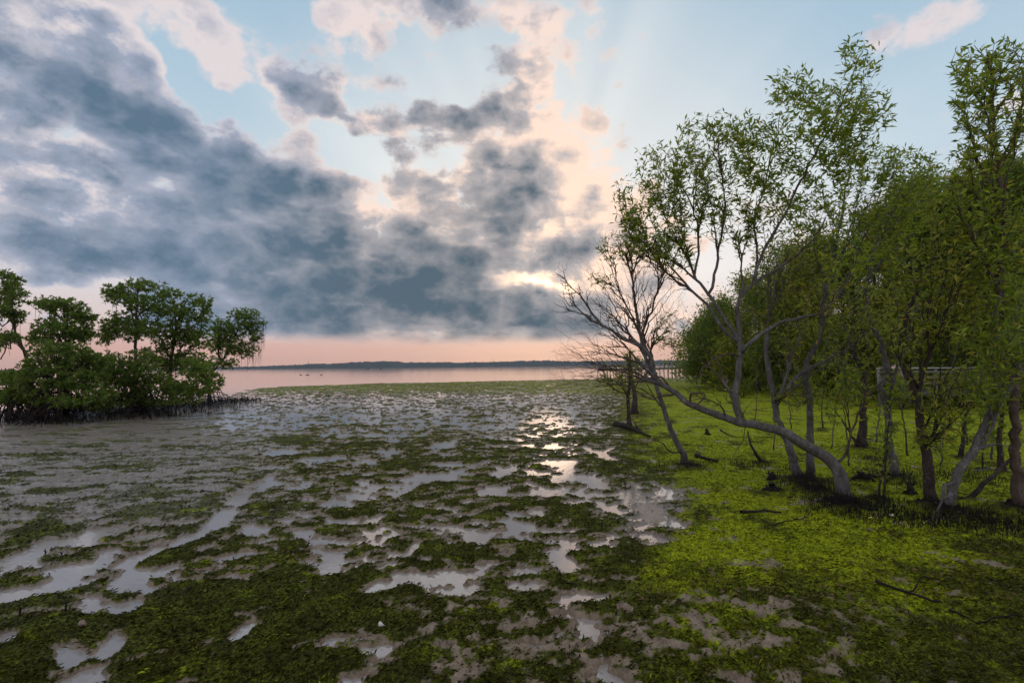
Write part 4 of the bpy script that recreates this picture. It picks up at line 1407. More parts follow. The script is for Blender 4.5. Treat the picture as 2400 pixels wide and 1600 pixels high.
def shrubs():
    specs = [(1880, 948, 62, 48, 'leafy shrub at the far side of the algae, left of the dark-footed trunk'), (2010, 955, 70, 52, 'low shrub below the middle of the shore wood'), (2115, 962, 66, 52, 'bushy shrub left of the boardwalk rail'),
             (2205, 968, 66, 56, 'bushy shrub in front of the boardwalk posts'), (2290, 962, 66, 60, 'shrub half hiding the boardwalk behind the slanting trunk'), (2380, 972, 66, 66, 'tall shrub against the right edge'), (1740, 935, 50, 30, 'small shrub beyond the upright pale stem')]
    for i, (bx, by, rx, ry, lab) in enumerate(specs):
        sk = Skel(130 + i)
        d = gdist(bx, by)
        sk.limb(L3(along([(bx, by + 3), (bx + 3, by - ry * .5), (bx - 4, by - ry)], d, d)), .035, .014, step=.12)
        for q in range(4):
            sk.limb(L3(along([(bx, by), (bx + sk.rng.uniform(-.5, .5) * rx, by - ry * .6), (bx + sk.rng.uniform(-1, 1) * rx, by - ry * sk.rng.uniform(.9, 1.6))], d, d + sk.rng.uniform(-.6, .6))), .022, .010, step=.12)
        c = [(bx + sk.rng.uniform(-.6, .6) * rx, by - ry * sk.rng.uniform(.5, 1.5), rx * .55, ry * .5, d, .7, 1) for _ in range(6)]
        sk.grow(crown_points(sk.rng, c, 170), step=.12, curl=.05, minstart=4, bf=.5)
        sk.radii(.006)
        b = gpt(bx, by)
        MOUNDS.append((b.x, b.y, .5, .05))
        finish_tree(sk, b, 'mangrove_shrub', lab, 'shrub', 'shrubs along the foot of the shore wood', M['dark_bark'], M['dull_leaf' if i % 2 else 'willow_leaf'], spray(sk, sk.tips, sk.rng, 9, .15, .042, 3, .2, 1.1), .02)


def wood_trees():
    """the closed wood behind"""
    specs = [  # base x, base y, crown lobes (x, y, rx, ry), leaf targets, leaf material, label
        (1672, 906, [(1645, 805, 34, 45), (1680, 770, 48, 50), (1665, 860, 44, 35)], 260, 'deep_leaf', 'roundish low tree at the left end of the shore wood'),
        (1690, 912, [(1680, 800, 60, 60), (1710, 740, 50, 40), (1690, 870, 60, 35)], 280, 'deep_leaf', 'dense tree behind the upright pale stem, second from the water'),
        (1775, 918, [(1770, 760, 70, 70), (1790, 690, 60, 50), (1760, 850, 70, 50)], 320, 'dull_leaf', 'dense tree of the wood showing between stem and forked mangrove'),
        (1850, 925, [(1850, 740, 80, 80), (1860, 640, 70, 60), (1850, 850, 80, 50)], 360, 'deep_leaf', 'dark full-crowned tree behind the forked mangrove'),
        (1945, 930, [(1940, 700, 90, 90), (1950, 600, 80, 60), (1950, 830, 90, 60)], 400, 'dull_leaf', 'broad wood tree behind the upright grey mangrove'),
        (2035, 936, [(2040, 660, 90, 90), (2060, 560, 80, 60), (2040, 800, 90, 70)], 420, 'deep_leaf', 'dark wood tree above the middle of the grove'),
        (2125, 942, [(2130, 600, 90, 90), (2150, 500, 80, 60), (2130, 750, 90, 80)], 440, 'dull_leaf', 'high rounded tree of the wood left of the boardwalk rail'),
        (2215, 948, [(2220, 570, 90, 90), (2230, 470, 80, 50), (2220, 720, 90, 80)], 440, 'deep_leaf', 'full wood tree right above the boardwalk rail'),
        (2310, 952, [(2310, 540, 90, 90), (2320, 440, 80, 50), (2310, 700, 90, 90)], 440, 'dull_leaf', 'full wood tree behind the tall mangrove at the right'),
        (2410, 958, [(2410, 520, 90, 100), (2420, 420, 80, 60), (2410, 690, 90, 90)], 420, 'deep_leaf', 'wood tree cut off by the right edge'),
    ]
    for i, (bx, by, lobes, nt, lf, lab) in enumerate(specs):
        sk = Skel(60 + i)
        d = gdist(bx, by)
        cy = min(l[1] for l in lobes)
        cx = lobes[1][0]
        r = .16 * d / 35 + .05
        sk.limb(L3(along([(bx, by + 4), (bx + 4, lerp(by, cy, .3)), (lerp(bx, cx, .6) - 6, lerp(by, cy, .6)), (cx, cy)], d, d + .5)), r, .04, step=.35, wob=.03)
        for s in (-1, 1):
            l = lobes[0]
            sk.limb(L3(along([(bx + 2, lerp(by, cy, .35)), (l[0] + s * l[2] * .6, l[1] + 10), (l[0] + s * l[2] * .8, l[1] - l[3] * .6)], d, d + s * .8)), r * .5, .03, step=.35, wob=.03)
        sc_ = d / 1133.0
        c = [(x, y, rx, ry, d + sk.rng.uniform(-.4, .4), min(2.2, rx * sc_), rx * ry) for x, y, rx, ry in lobes]
        for x, y, rx, ry in lobes:
            for _ in range(4):
                a_ = sk.rng.uniform(-.4, math.pi + .4)
                f_ = sk.rng.uniform(.25, .5)
                c.append((x + math.cos(a_) * rx * 1.0, y - math.sin(a_) * ry * 1.0, rx * f_, ry * f_, d + sk.rng.uniform(-1, 1), min(1.5, rx * f_ * sc_), rx * ry * f_ * f_ * 1.3))
        sk.grow(crown_points(sk.rng, c, nt // 5, hollow=.2), step=.4, curl=.15, minstart=8)
        sk.grow(crown_points(sk.rng, c, int(nt * (1 + (bx - 1600) * .0008)), hollow=.35), step=.3, curl=.10, minstart=10)
        skirt = [(bx + sk.rng.uniform(-75, 75), by - sk.rng.uniform(10, 110 + (bx - 1600) * .14), 65, 40, d + sk.rng.uniform(-1.5, 1), 1.4, 1) for _ in range(9)]
        sk.grow(crown_points(sk.rng, skirt, int(nt * .8)), step=.3, curl=.12, minstart=3)
        # low skirts of undergrowth and dead stems
        sk.radii(.012)
        lsz = .15 + d * .0035
        lv = spray(sk, sk.tips, sk.rng, 44, lsz, lsz * .36, 3, .1, 1.3)
        lv[0][:] += sk.rng.normal(0, .010 * d, lv[0].shape)
        finish_tree(sk, gpt(bx, by), 'wood_tree', lab, 'tree', WOOD, M['dark_bark'], M[lf], lv, .05)


def island_trees():
    specs = [  # trunk points, r0, distance offset, lobes (x, y, rx, ry), targets, label
        ([(75, 965), (71, 868), (51, 808), (33, 767), (24, 731), (10, 690)], .13, 27.0, [(20, 690, 50, 26), (-20, 720, 60, 30), (40, 740, 30, 18), (10, 790, 45, 16), (-30, 800, 50, 30), (30, 660, 30, 18), (0, 640, 30, 10)], 230, 'leftmost tall mangrove of the clump, its crown cut by the left edge'),
        ([(150, 970), (156, 880), (155, 805), (152, 743), (150, 715)], .12, 26.3, [(110, 710, 45, 18), (160, 725, 55, 25), (200, 745, 28, 20), (130, 765, 65, 20), (95, 790, 40, 18), (180, 785, 50, 18), (205, 775, 20, 14)], 240, 'flat-topped mangrove second from the left in the clump'),
        ([(300, 965), (316, 880), (317, 830), (320, 719), (325, 668)], .15, 29.5, [(330, 668, 60, 16), (270, 684, 35, 22), (395, 690, 38, 18), (300, 700, 70, 18), (360, 720, 70, 22), (270, 755, 40, 30), (320, 770, 60, 30), (250, 790, 35, 20)], 330, 'tallest mangrove of the clump with a flat layered top'),
        ([(400, 965), (398, 880), (408, 800), (420, 740), (440, 700)], .14, 31.0, [(460, 705, 40, 18), (430, 735, 60, 25), (480, 735, 25, 25), (400, 780, 70, 35), (450, 790, 60, 35), (380, 840, 70, 35), (440, 850, 60, 30)], 380, 'rounded dense mangrove right of the tallest one'),
        ([(490, 955), (492, 900), (488, 880), (506, 862), (530, 830), (555, 780)], .13, 37.0, [(570, 735, 40, 16), (590, 760, 35, 25), (545, 770, 50, 30), (600, 790, 24, 14), (530, 810, 50, 25), (570, 820, 40, 20), (510, 780, 30, 40), (520, 850, 40, 16)], 330, 'right end mangrove of the clump, leaning out over the water with hanging roots'),
        ([(130, 985), (140, 930), (135, 880), (140, 840)], .12, 24.6, [(130, 820, 75, 28), (190, 830, 50, 25), (90, 860, 55, 25), (160, 870, 80, 25), (50, 890, 50, 22), (110, 905, 80, 22), (200, 890, 60, 25), (230, 920, 60, 20), (230, 850, 40, 25), (150, 940, 90, 14), (210, 950, 70, 12)], 440, 'low bushy mangrove at the front left of the clump'),
        ([(330, 975), (325, 930), (340, 890)], .11, 27.0, [(320, 850, 60, 30), (270, 880, 60, 30), (350, 895, 70, 30), (410, 905, 60, 22), (300, 925, 80, 16), (440, 920, 60, 18), (480, 895, 50, 30), (470, 860, 50, 30), (250, 850, 50, 30), (300, 945, 80, 10), (400, 940, 80, 10)], 470, 'low spreading mangrove at the front middle of the clump'),
        ([(25, 975), (30, 930), (40, 900)], .09, 25.2, [(30, 885, 45, 20), (15, 930, 40, 18), (70, 930, 50, 18), (110, 945, 60, 14)], 180, 'small leafy mangrove at the front left corner of the clump'),
    ]
    for i, (pts, r0, d, lobes, nt, lab) in enumerate(specs):
        sk = Skel(90 + i)
        sk.limb(L3(along(pts, d, d + .3)), r0, .035, step=.25, wob=.02)
        sc_ = d / 1133.0
        for l in lobes[:5]:
            a = pts[len(pts) // 2]
            sk.limb(L3(along([(a[0], lerp(a[1], pts[-1][1], sk.rng.uniform(0, .8))), (lerp(a[0], l[0], .5), l[1] + l[3] + 12), (l[0], l[1] + 4)], d + .1, d + sk.rng.uniform(-1, 1))), r0 * .42, .02, step=.3, wob=.03)
        c = [(x, y, rx, ry, d + sk.rng.uniform(-.5, .6), min(1.6, rx * sc_), rx * ry) for x, y, rx, ry in lobes]
        sk.grow(crown_points(sk.rng, c, nt // 4), step=.25, curl=.08, minstart=6)
        sk.grow(crown_points(sk.rng, c, int(nt * 2.1)), step=.2, curl=.06, minstart=8)
        sk.radii(.010)
        lv = spray(sk, sk.tips, sk.rng, 15, .20, .070, 1, .25, 1.0)
        foot = gpt(pts[0][0], pts[0][1])
        root = finish_tree(sk, foot, 'island_mangrove', lab, 'tree', ISLE, M['brown_bark'] if i in (0, 2) else M['dark_bark'], M['island_leaf'], lv, .035)
        # stilt roots
        rng = sk.rng
        nroot = 20 if i < 5 else 34
        a0 = np.array(dpt(pts[1][0], pts[1][1], d))
        for q in range(nroot):
            a = rng.random() * 2 * math.pi
            rr = rng.uniform(.5, 2.6)
            hz = rng.uniform(.4, 1.9)
            st = np.array([a0[0] + math.cos(a) * .12, a0[1] + math.sin(a) * .12, hz])
            en = np.array([a0[0] + math.cos(a) * rr, a0[1] + math.sin(a) * rr * .7, -.05])
            pth = [st + (en - st) * s + np.array((0, 0, hz * .45 * math.sin(math.pi * s) * (1 - .3 * s))) for s in np.linspace(0, 1, 7)]
            m_ = MB().tube(np.array(pth) - np.array(foot), np.linspace(.035, .022, 7), 5)
            m_.build('stilt_root', M['root_bark'], root, True)
        # fine aerial roots hanging from the boughs
        hang = []
        V, F, off = [], [], 0
        tips = np.array(sk.tips)
        cnt = {4: 90, 0: 20, 3: 40}.get(i, 24)
        sel = tips[rng.integers(0, len(tips), cnt)]
        if i == 4:
            xs = sk.P[tips][:, 0]
            sel = tips[np.argsort(-xs + rng.normal(0, .8, len(xs)))[:cnt]]
        mb = MB()
        for s in sel:
            p = sk.P[s] - np.array(foot)
            ln = rng.uniform(.5, 2.2 if i == 4 else 1.4)
            ln = min(ln, max(.2, p[2] - .1))
            mb.tube([p, p + np.array((rng.normal(0, .04), 0, -ln * .5)), p + np.array((rng.normal(0, .06), 0, -ln))], [.012, .010, .006], 3)
        o = mb.build('hanging_roots', M['dark_bark'], root, False)
        tag(o, kind='stuff')
        MOUNDS.append((foot.x, foot.y + .3, 1.9, .10))
    # thicket of breathing roots and fallen wood that fills the foot of the clump
    rng = np.random.default_rng(5)
    cs = [gpt(x, y) for x, y in ((40, 978), (90, 984), (150, 986), (210, 984), (270, 980), (330, 976), (380, 970), (430, 962), (480, 950), (530, 942), (120, 972), (240, 968), (350, 960))]
    V, F = pneumatophores(rng, [(c.x, c.y + .5) for c in cs], 5200, 1.0, .10, .60, .020)
    o = new_mesh('root_thicket', V, F, M['root_bark'])
    tag(o, 'dark thicket of upright roots at the foot of the mangrove clump', 'roots', kind='stuff')
    for c in cs:
        MOUNDS.append((c.x, c.y + .8, 1.5, .16))


# ------------------------------------------------------------------ far shore, jetty, small things
def far_shore():
    D = 2200.0
    prof = [(-500, 3), (-100, 4), (200, 5), (560, 6), (625, 9), (660, 8), (690, 13), (730, 12), (770, 13.5), (800, 16), (850, 17), (870, 18.5), (900, 17), (925, 12.5), (950, 12.5), (990, 13), (1030, 14), (1060, 11),
            (1090, 11.5), (1130, 12), (1200, 14), (1300, 15.5), (1350, 12), (1450, 12), (1600, 12), (1800, 11), (2100, 9), (2600, 8)]
    px = np.array([p[0] for p in prof], float)
    hh = np.array([p[1] for p in prof], float)
    xs = np.linspace(-1700, 1500, 1500) * D / F_PX
    top = np.interp(xs * F_PX / D + 1200, px, hh) * D / F_PX
    rows = np.linspace(0, 1, 14)
    X = np.repeat(xs[None], 14, 0)
    Y = D + rows[:, None] * 260 + 30 * np.sin(xs / 300)[None]
    shape = np.sin(np.clip(rows * 1.25, 0, 1) * math.pi / 2)[:, None]
    Z = top[None] * shape
    crowns = np.abs(fbm(X / 16.0, Y / 22.0, 3, .6, 77)) * 15 + fbm(X / 60.0, Y / 60.0, 2, .5, 78) * 3
    Z = Z * (.80 + 0 * X) + crowns * sstep(rows, 0, .12)[:, None] * sstep(top, 4, 14)[None]
    Z[0] = -.5
    V = np.stack([X, Y, Z], -1).reshape(-1, 3)
    i = np.arange(14 * 1500).reshape(14, 1500)
    F = np.stack([i[:-1, :-1], i[:-1, 1:], i[1:, 1:], i[1:, :-1]], -1).reshape(-1, 4)
    o = new_mesh('far_shore_hills', V, F, M['hazed_forest'], None, True)
    tag(o, kind='structure')
    for k, (x, h, lab) in enumerate(((723, 24, 'thin radio mast on the left part of the far hills'), (1155, 26, 'thin radio mast on the low right part of the far hills'))):
        c = dpt(x, 850, D + 150)
        z0 = float(np.interp(x, px, hh)) * D / F_PX * .7
        root = empty('radio_mast', (c.x, c.y, z0))
        tag(root, lab, 'mast')
        for sx, sy in ((-1, -1), (1, -1), (1, 1), (-1, 1)):
            MB().beam((sx * 1.6, sy * 1.6, -6), (sx * .35, sy * .35, h * .9), .35, .35).build('leg', M['steel'], root)
        for q in range(6):
            z = q * h / 7
            s = 1.6 - 1.25 * z / (h * .9)
            m_ = MB()
            for a, b in (((-s, -s), (s, -s)), ((s, -s), (s, s)), ((s, s), (-s, s)), ((-s, s), (-s, -s))):
                m_.beam((a[0], a[1], z), (b[0], b[1], z + .4), .2, .2)
            m_.build('brace', M['steel'], root)
        MB().beam((0, 0, h * .85), (0, 0, h * 1.15), .3, .3).build('aerial', M['steel'], root)


def boats():
    for k, (x, y, lab) in enumerate(((863, 864.6, 'small dark boat off the far shore, the left of two'), (892, 863.8, 'small dark boat off the far shore, the right of two'))):
        d = 690.0 - 30 * k
        c = dpt(x, y, d)
        root = empty('boat', (c.x, c.y, 0))
        root.rotation_euler = (0, 0, .5 + k)
        tag(root, lab, 'boat', 'small boats off the far shore')
        n = 9
        V, F = [], []
        for i in range(n):
            t = i / (n - 1)
            w_ = .62 * math.sin(min(1, t * 1.6 + .35) * math.pi / 2) * (1 - max(0, t - .6) ** 2 * 5.4)
            w_ = max(w_, .03)
            xx = (t - .5) * 3.6
            sheer = .55 + .25 * t * t
            V += [(xx, -w_, sheer), (xx, -w_ * .7, .1), (xx, 0, -.15), (xx, w_ * .7, .1), (xx, w_, sheer), (xx, 0, sheer - .12)]
        for i in range(n - 1):
            for j in range(6):
                F.append((i * 6 + j, i * 6 + (j + 1) % 6, (i + 1) * 6 + (j + 1) % 6, (i + 1) * 6 + j))
        F += [(5, 4, 3, 2, 1, 0), tuple((n - 1) * 6 + j for j in range(6))]
        MB().add(V, F).build('hull', M['boat_paint'], root)
        cab = MB()
        cab.add([(-1.0, -.42, .5), (.1, -.42, .5), (.1, .42, .5), (-1.0, .42, .5), (-.9, -.36, 1.35), (-.1, -.36, 1.35), (-.1, .36, 1.35), (-.9, .36, 1.35)],
                [(3, 2, 1, 0), (4, 5, 6, 7), (0, 1, 5, 4), (1, 2, 6, 5), (2, 3, 7, 6), (3, 0, 4, 7)])
        cab.build('cabin', M['dark_cloth'], root)
        MB().beam((-.5, 0, 1.3), (-.5, 0, 2.1), .05, .05).build('mast', M['steel'], root)
    for k, (x, w_, lab) in enumerate(((705, .5, 'leftmost of three dark floating logs on the calm water'), (721, .75, 'middle and longest of three dark floating logs on the calm water'), (753, .5, 'rightmost of three dark floating logs on the calm water'))):
        c = gpt(x, 878.6)
        m_ = MB().tube([(-w_, 0, .03), (-w_ * .4, .03, .09), (w_ * .3, 0, .08), (w_, -.04, .02)], [.05, .13, .12, .05], 7)
        o = m_.build('floating_log', M['driftwood'], None, True)
        o.location = (c.x, c.y, 0)
        tag(o, lab, 'log', 'dark logs floating on the calm water')
    c = gpt(895, 976)
    o = MB().tube([(0, 0, -.2), (.005, 0, .2), (.0, 0, .46)], [.024, .022, .018], 7).build('stake', M['dark_wood'], None, True)
    o.location = (c.x, c.y, 0)
    tag(o, 'single dark stake standing in the wet mud midway to the water', 'stake')


def skin_body(name, joints, edges, radii, mtl, parent):
    me = bpy.data.meshes.new(name)
    me.from_pydata(joints, edges, [])
    ob = bpy.data.objects.new(name, me)
    C.objects.link(ob)
    ob.parent = parent
    md = ob.modifiers.new('skin', 'SKIN')
    if not me.skin_vertices:
        bpy.context.view_layer.objects.active = ob
    for v, r in zip(me.skin_vertices[0].data, radii):
        v.radius = (r, r)
    me.skin_vertices[0].data[0].use_root = True
    ob.modifiers.new('sub', 'SUBSURF').levels = 1
    me.materials.append(mtl)
    return ob


def person(loc, rz, lean, shirt, trousers, label, arm_fwd):
    root = empty('person', loc)
    root.rotation_euler = (0, 0, rz)
    tag(root, label, 'person')
    sl, cl = math.sin(lean), math.cos(lean)

    def up(h, f=0.0, s=0.0):          # a point above the hips, tilted forward by lean
        return (s, f * cl + h * sl, .92 + h * cl - f * sl)
    J = [up(0), up(.25), up(.50), up(.62), up(.78),
         (-.09, .0, .90), (-.10, .03, .48), (-.11, .0, .06), (-.11, .14, .03),
         (.09, .0, .90), (.10, .03, .48), (.11, .0, .06), (.11, .14, .03),
         up(.50, 0, -.19), up(.28, .10 + arm_fwd * .1, -.24), up(.22, .30 + arm_fwd * .15, -.20), up(.21, .38 + arm_fwd * .15, -.19),
         up(.50, 0, .19), up(.28, .10 + arm_fwd * .1, .24), up(.22, .30 + arm_fwd * .15, .20), up(.21, .38 + arm_fwd * .15, .19)]
    E = [(0, 1), (1, 2), (2, 3), (3, 4), (0, 5), (5, 6), (6, 7), (7, 8), (0, 9), (9, 10), (10, 11), (11, 12), (2, 13), (13, 14), (14, 15), (15, 16), (2, 17), (17, 18), (18, 19), (19, 20)]
    Rr = [.13, .125, .13, .055, .105, .085, .06, .042, .035, .085, .06, .042, .035, .06, .045, .035, .03, .06, .045, .035, .03]
    skin_body('body', J, E, Rr, M['skin'], root)
    skin_body('shirt', [J[i] for i in (0, 1, 2, 13, 14, 17, 18)], [(0, 1), (1, 2), (2, 3), (3, 4), (2, 5), (5, 6)], [.145, .14, .145, .075, .055, .075, .055], M[shirt], root)
    skin_body('trousers', [J[i] for i in (0, 5, 6, 7, 9, 10, 11)], [(0, 1), (1, 2), (2, 3), (0, 4), (4, 5), (5, 6)], [.14, .10, .075, .055, .10, .075, .055], M[trousers], root)
    hd = Vector(up(.80, -.015))
    bm = bmesh.new()
    bmesh.ops.create_icosphere(bm, subdivisions=2, radius=.118)
    for v in bm.verts:
        v.co.z *= 1.12
        if v.co.z < -.02 and v.co.y > -.02:
            v.co *= .82
    me = bpy.data.meshes.new('hair')
    bm.to_mesh(me)
    bm.free()
    me.materials.append(M['hair'])
    o = bpy.data.objects.new('hair', me)
    C.objects.link(o)
    o.parent = root
    o.location = hd


def jetty():
    a = dpt(1395, 0, 84)
    b = dpt(1640, 0, 128)
    a, b = Vector((a.x, a.y, 0)), Vector((b.x, b.y, 0))
    root = empty('jetty', (a.x, a.y, 0))
    tag(root, 'low wooden jetty with posts and rail, far behind the leaning tree', 'jetty')
    d = (b - a)
    L = d.length
    u = d.normalized()
    s = Vector((-u.y, u.x, 0))
    dz = 1.85
    for k, off in enumerate((-.9, .9)):
        MB().beam(s * off + Vector((0, 0, dz - .15)), s * off + u * L + Vector((0, 0, dz - .15)), .2, .3).build('bearer', M['dark_wood'], root)
    n = int(L / .9)
    pm = MB().box((0, 0, 0), (.82, 2.0, .06))
    first = pm.build('deck_board', M['weathered_wood'], root)
    for i in range(n):
        o = first if i == 0 else first.copy()
        if i:
            C.objects.link(o)
        o.location = u * (.45 + i * .9) + Vector((0, 0, dz + .032))
        o.rotation_euler = (0, 0, math.atan2(u.y, u.x))
    post = None
    for i in range(int(L / 2.2) + 1):
        for off in (-.95, .95):
            if post is None:
                post = MB().beam((0, 0, -.6), (0, 0, dz + 1.15), .12, .12).build('post', M['weathered_wood'], root)
                o = post
            else:
                o = post.copy()
                C.objects.link(o)
            o.location = u * (i * 2.2) + s * off
    for off in (-.95, .95):
        for z in (.55, 1.12):
            MB().beam(s * off + Vector((0, 0, dz + z)), s * off + u * L + Vector((0, 0, dz + z)), .05, .07).build('rail', M['weathered_wood'], root)
    # two people at the rail
    for k, (px_, shirt, tr, lean, lab) in enumerate(((1558, 'yellow_cloth', 'dark_cloth', .12, 'person in a yellow top standing on the far jetty'), (1569, 'blue_cloth', 'dark_cloth', .75, 'person in a dark blue top bending forward on the far jetty'))):
        r = ray(px_, 855)
        # where the line of sight crosses the jetty axis
        tt = np.linalg.solve(np.array([[r.x, -u.x], [r.y, -u.y]]), np.array([a.x, a.y]))
        p = a + u * tt[1]
        person((p.x, p.y, dz + .062), -.6 if k else .7, lean, shirt, tr, lab, 0 if k == 0 else 1)


def boardwalk():
    y = 27.0
    x0, x1 = dpt(2040, 0, y).x, 46.0
    root = empty('boardwalk', (x0, y, 0))
    tag(root, 'grey raised boardwalk with a pale handrail behind the right-hand trees', 'boardwalk')
    L = x1 - x0
    dz = 1.12
    MB().beam((0, -.75, dz - .2), (L, -.75, dz - .2), .16, .34).build('bearer', M['concrete'], root)
    MB().beam((0, .75, dz - .2), (L, .75, dz - .2), .16, .34).build('bearer', M['concrete'], root)
    first = None
    for i in range(int(L / .3)):
        if first is None:
            o = first = MB().box((0, 0, 0), (.285, 1.8, .045)).build('deck_board', M['weathered_wood'], root)
        else:
            o = first.copy()
            C.objects.link(o)
        o.location = (.15 + i * .3, 0, dz + .0)
    post = None
    for i in range(int(L / 1.8) + 1):
        for off in (-.85, .85):
            if post is None:
                o = post = MB().beam((0, 0, -.4), (0, 0, dz + 1.1), .11, .11).build('post', M['weathered_wood'], root)
            else:
                o = post.copy()
                C.objects.link(o)
            o.location = (i * 1.8 + .05, off, 0)
    for off in (-.85, .85):
        for z in (.30, .62, .92):
            MB().beam((0, off - .07, dz + z), (L, off - .07, dz + z), .035, .07).build('rail', M['weathered_wood'], root)
        MB().beam((0, off, dz + 1.13), (L, off, dz + 1.13), .16, .05).build('handrail', M['pale_wood'], root)


def stick(pts, r0, r1, name, label, cat, group=None, mtl='driftwood', z=.03, branches=(), lift=0.0):
    base = gpt(*pts[0])
    root = Skel(int(pts[0][0]) + int(pts[0][1]))
    n = len(pts)

    def g3(x, y, i):
        p = gpt(x, y)
        h = float(ground_fields(np.array([p.x]), np.array([p.y]))[0][0])
        return (p.x, p.y, max(h, 0) + z + lift * i)
    root.limb([g3(x, y, i) for i, (x, y) in enumerate(pts)], r0, r1, step=.05, wob=.006)
    for b in branches:
        root.limb([g3(x, y, i) if i == 0 else tuple(np.array(g3(x, y, i)) + np.array((0, 0, .04 * i))) for i, (x, y) in enumerate(b)], r0 * .6, r1 * .7, step=.05, wob=.006)
    root.radii(.003)
    V, F = root.wood(0, 9)
    o = new_mesh(name, V - np.array(base), F, M[mtl], None, True)
    o.location = base
    tag(o, label, cat, group)
    return o


def ground_bits():
    stick([(1445, 1000), (1470, 1010), (1500, 1022), (1525, 1032)], .10, .17, 'driftwood_log', 'thick dark driftwood log lying by the thin mangrove stems', 'log', branches=[[(1500, 1022), (1490, 1005), (1480, 990)]], z=.08)
    stick([(1738, 1216), (1765, 1214), (1800, 1215), (1832, 1219)], .030, .016, 'fallen_stick', 'short straight dark stick on bright algae in front of the leaning trunk', 'stick')
    stick([(1812, 1243), (1850, 1235), (1885, 1224), (1908, 1211), (1945, 1210)], .010, .014, 'fallen_stick', 'thin crooked stick ending at the foot of the leaning trunk', 'stick', branches=[[(1885, 1224), (1900, 1205), (1912, 1192)]])
    stick([(2055, 1385), (2090, 1400), (2125, 1412), (2165, 1425), (2208, 1436)], .016, .011, 'fallen_stick', 'forked stick lying on dark algae in the right foreground', 'stick', branches=[[(2140, 1411), (2152, 1402), (2165, 1393), (2200, 1399)]])
    stick([(2225, 1458), (2255, 1468), (2288, 1483), (2320, 1478), (2350, 1470), (2400, 1470)], .011, .008, 'fallen_stick', 'long thin curved stick in the lower right corner', 'stick')
    stick([(1690, 1015), (1708, 1028), (1725, 1036), (1760, 1038)], .028, .016, 'fallen_stick', 'dark bough lying under the fork of the leaning tree', 'stick', lift=.02)
    stick([(1632, 1076), (1650, 1084), (1680, 1094)], .04, .05, 'fallen_stick', 'short thick dark log beside the foot of the slim half-bare tree', 'stick')
    stick([(545, 938), (575, 940), (605, 938), (625, 936)], .05, .02, 'fallen_bough', 'bare bough lying on the mud off the right end of the mangrove clump', 'bough', branches=[[(585, 939), (600, 928), (610, 920)], [(595, 939), (608, 930), (622, 926)], [(600, 938), (590, 930), (588, 922)]])
    # short stumps
    for k, (x, y, h, r, lab) in enumerate(((1658, 1024, .22, .07, 'small forked stump on the algae below the leaning trunk'), (2134, 1166, .24, .055, 'small pointed stump between the kinked and the thick dark mangrove'), (1812, 1135, .16, .08, 'low rotten stump left of the pair of mangroves'), (1812, 1160, .13, .09, 'mossy stump hugging the ground in front of the pair of mangroves'), (2030, 1132, .14, .12, 'broad low stump left of the flared pale foot'))):
        p = gpt(x, y)
        z = float(ground_fields(np.array([p.x]), np.array([p.y]))[0][0])
        rng = np.random.default_rng(k)
        m_ = MB().tube([(0, 0, -.05), (.01, 0, h * .4), (-.01, .02, h * .8), (rng.normal(0, .03), 0, h)], [r * 1.5, r * 1.05, r * .8, r * .35], 9)
        m_.tube([(r * .3, 0, h * .4), (r * 1.2, .02, h * .75), (r * 1.5, 0, h * 1.05)], [r * .5, r * .35, r * .12], 6)
        for a in range(4):
            m_.tube([(0, 0, h * .2), (math.cos(a * 1.6) * r * 1.6, math.sin(a * 1.6) * r * 1.6, .02), (math.cos(a * 1.6) * r * 2.6, math.sin(a * 1.6) * r * 2.6, -.03)], [r * .6, r * .35, r * .15], 5)
        o = m_.build('stump', M['driftwood'], None, True)
        o.location = (p.x, p.y, z)
        o.rotation_euler = (0, 0, rng.random() * 6)
        tag(o, lab, 'stump')

    # shells and fallen leaves
    def shell(px_, py_, size, mtl, lab, name='sea_shell', cat='shell'):
        p = gpt(px_, py_)
        z = float(ground_fields(np.array([p.x]), np.array([p.y]))[0][0])
        pts, rad = [], []
        for i in range(26):
            t = i / 25
            a = t * 3.2 * 2 * math.pi
            rr = size * .30 * (1 - t) ** 1.1
            pts.append((size * (t - .45) * 1.2, math.cos(a) * rr, math.sin(a) * rr + size * .22))
            rad.append(max(.0012, size * .30 * (1 - t) ** 1.0))
        o = MB().tube(pts, rad, 7).build(name, M[mtl], None, True)
        o.location = (p.x, p.y, max(z, 0) + .003)
        o.rotation_euler = (0, 0, px_ % 7)
        tag(o, lab, cat)
    shell(195, 1478, .070, 'brown_shell', 'pinkish spiral shell lying on grey mud at the lower left')
    shell(490, 1261, .075, 'wet_stone', 'dark spiral shell sitting in the shallow channel at the left')
    shell(2088, 1226, .065, 'shell', 'white shell at the edge of the dark root litter at the right')
    shell(835, 1337, .04, 'shell', 'small pale shell at the right rim of the tilted pool')
    shell(895, 1480, .05, 'shell', 'pale shell fragment beside the brown mud pool')

    def fallen_leaf(px_, py_, L, rz, lab):
        p = gpt(px_, py_)
        z = float(ground_fields(np.array([p.x]), np.array([p.y]))[0][0])
        n = 7
        V, F = [], []
        for i in range(n):
            t = i / (n - 1)
            w_ = L * .16 * math.sin(math.pi * min(1, t * .96 + .02)) + .0006
            zz = .012 + .02 * math.sin(t * 3)
            V += [((t - .5) * L, -w_, zz + .006), ((t - .5) * L, 0, zz), ((t - .5) * L, w_, zz + .006)]
        for i in range(n - 1):
            F += [(i * 3, i * 3 + 1, i * 3 + 4, i * 3 + 3), (i * 3 + 1, i * 3 + 2, i * 3 + 5, i * 3 + 4)]
        o = MB().add(V, F).build('fallen_leaf', M['yellow_leaf'], None, True)
        o.location = (p.x, p.y, max(z, 0) + .01)
        o.rotation_euler = (.3, .1, rz)
        tag(o, lab, 'leaf', 'yellow leaves fallen on the root litter')
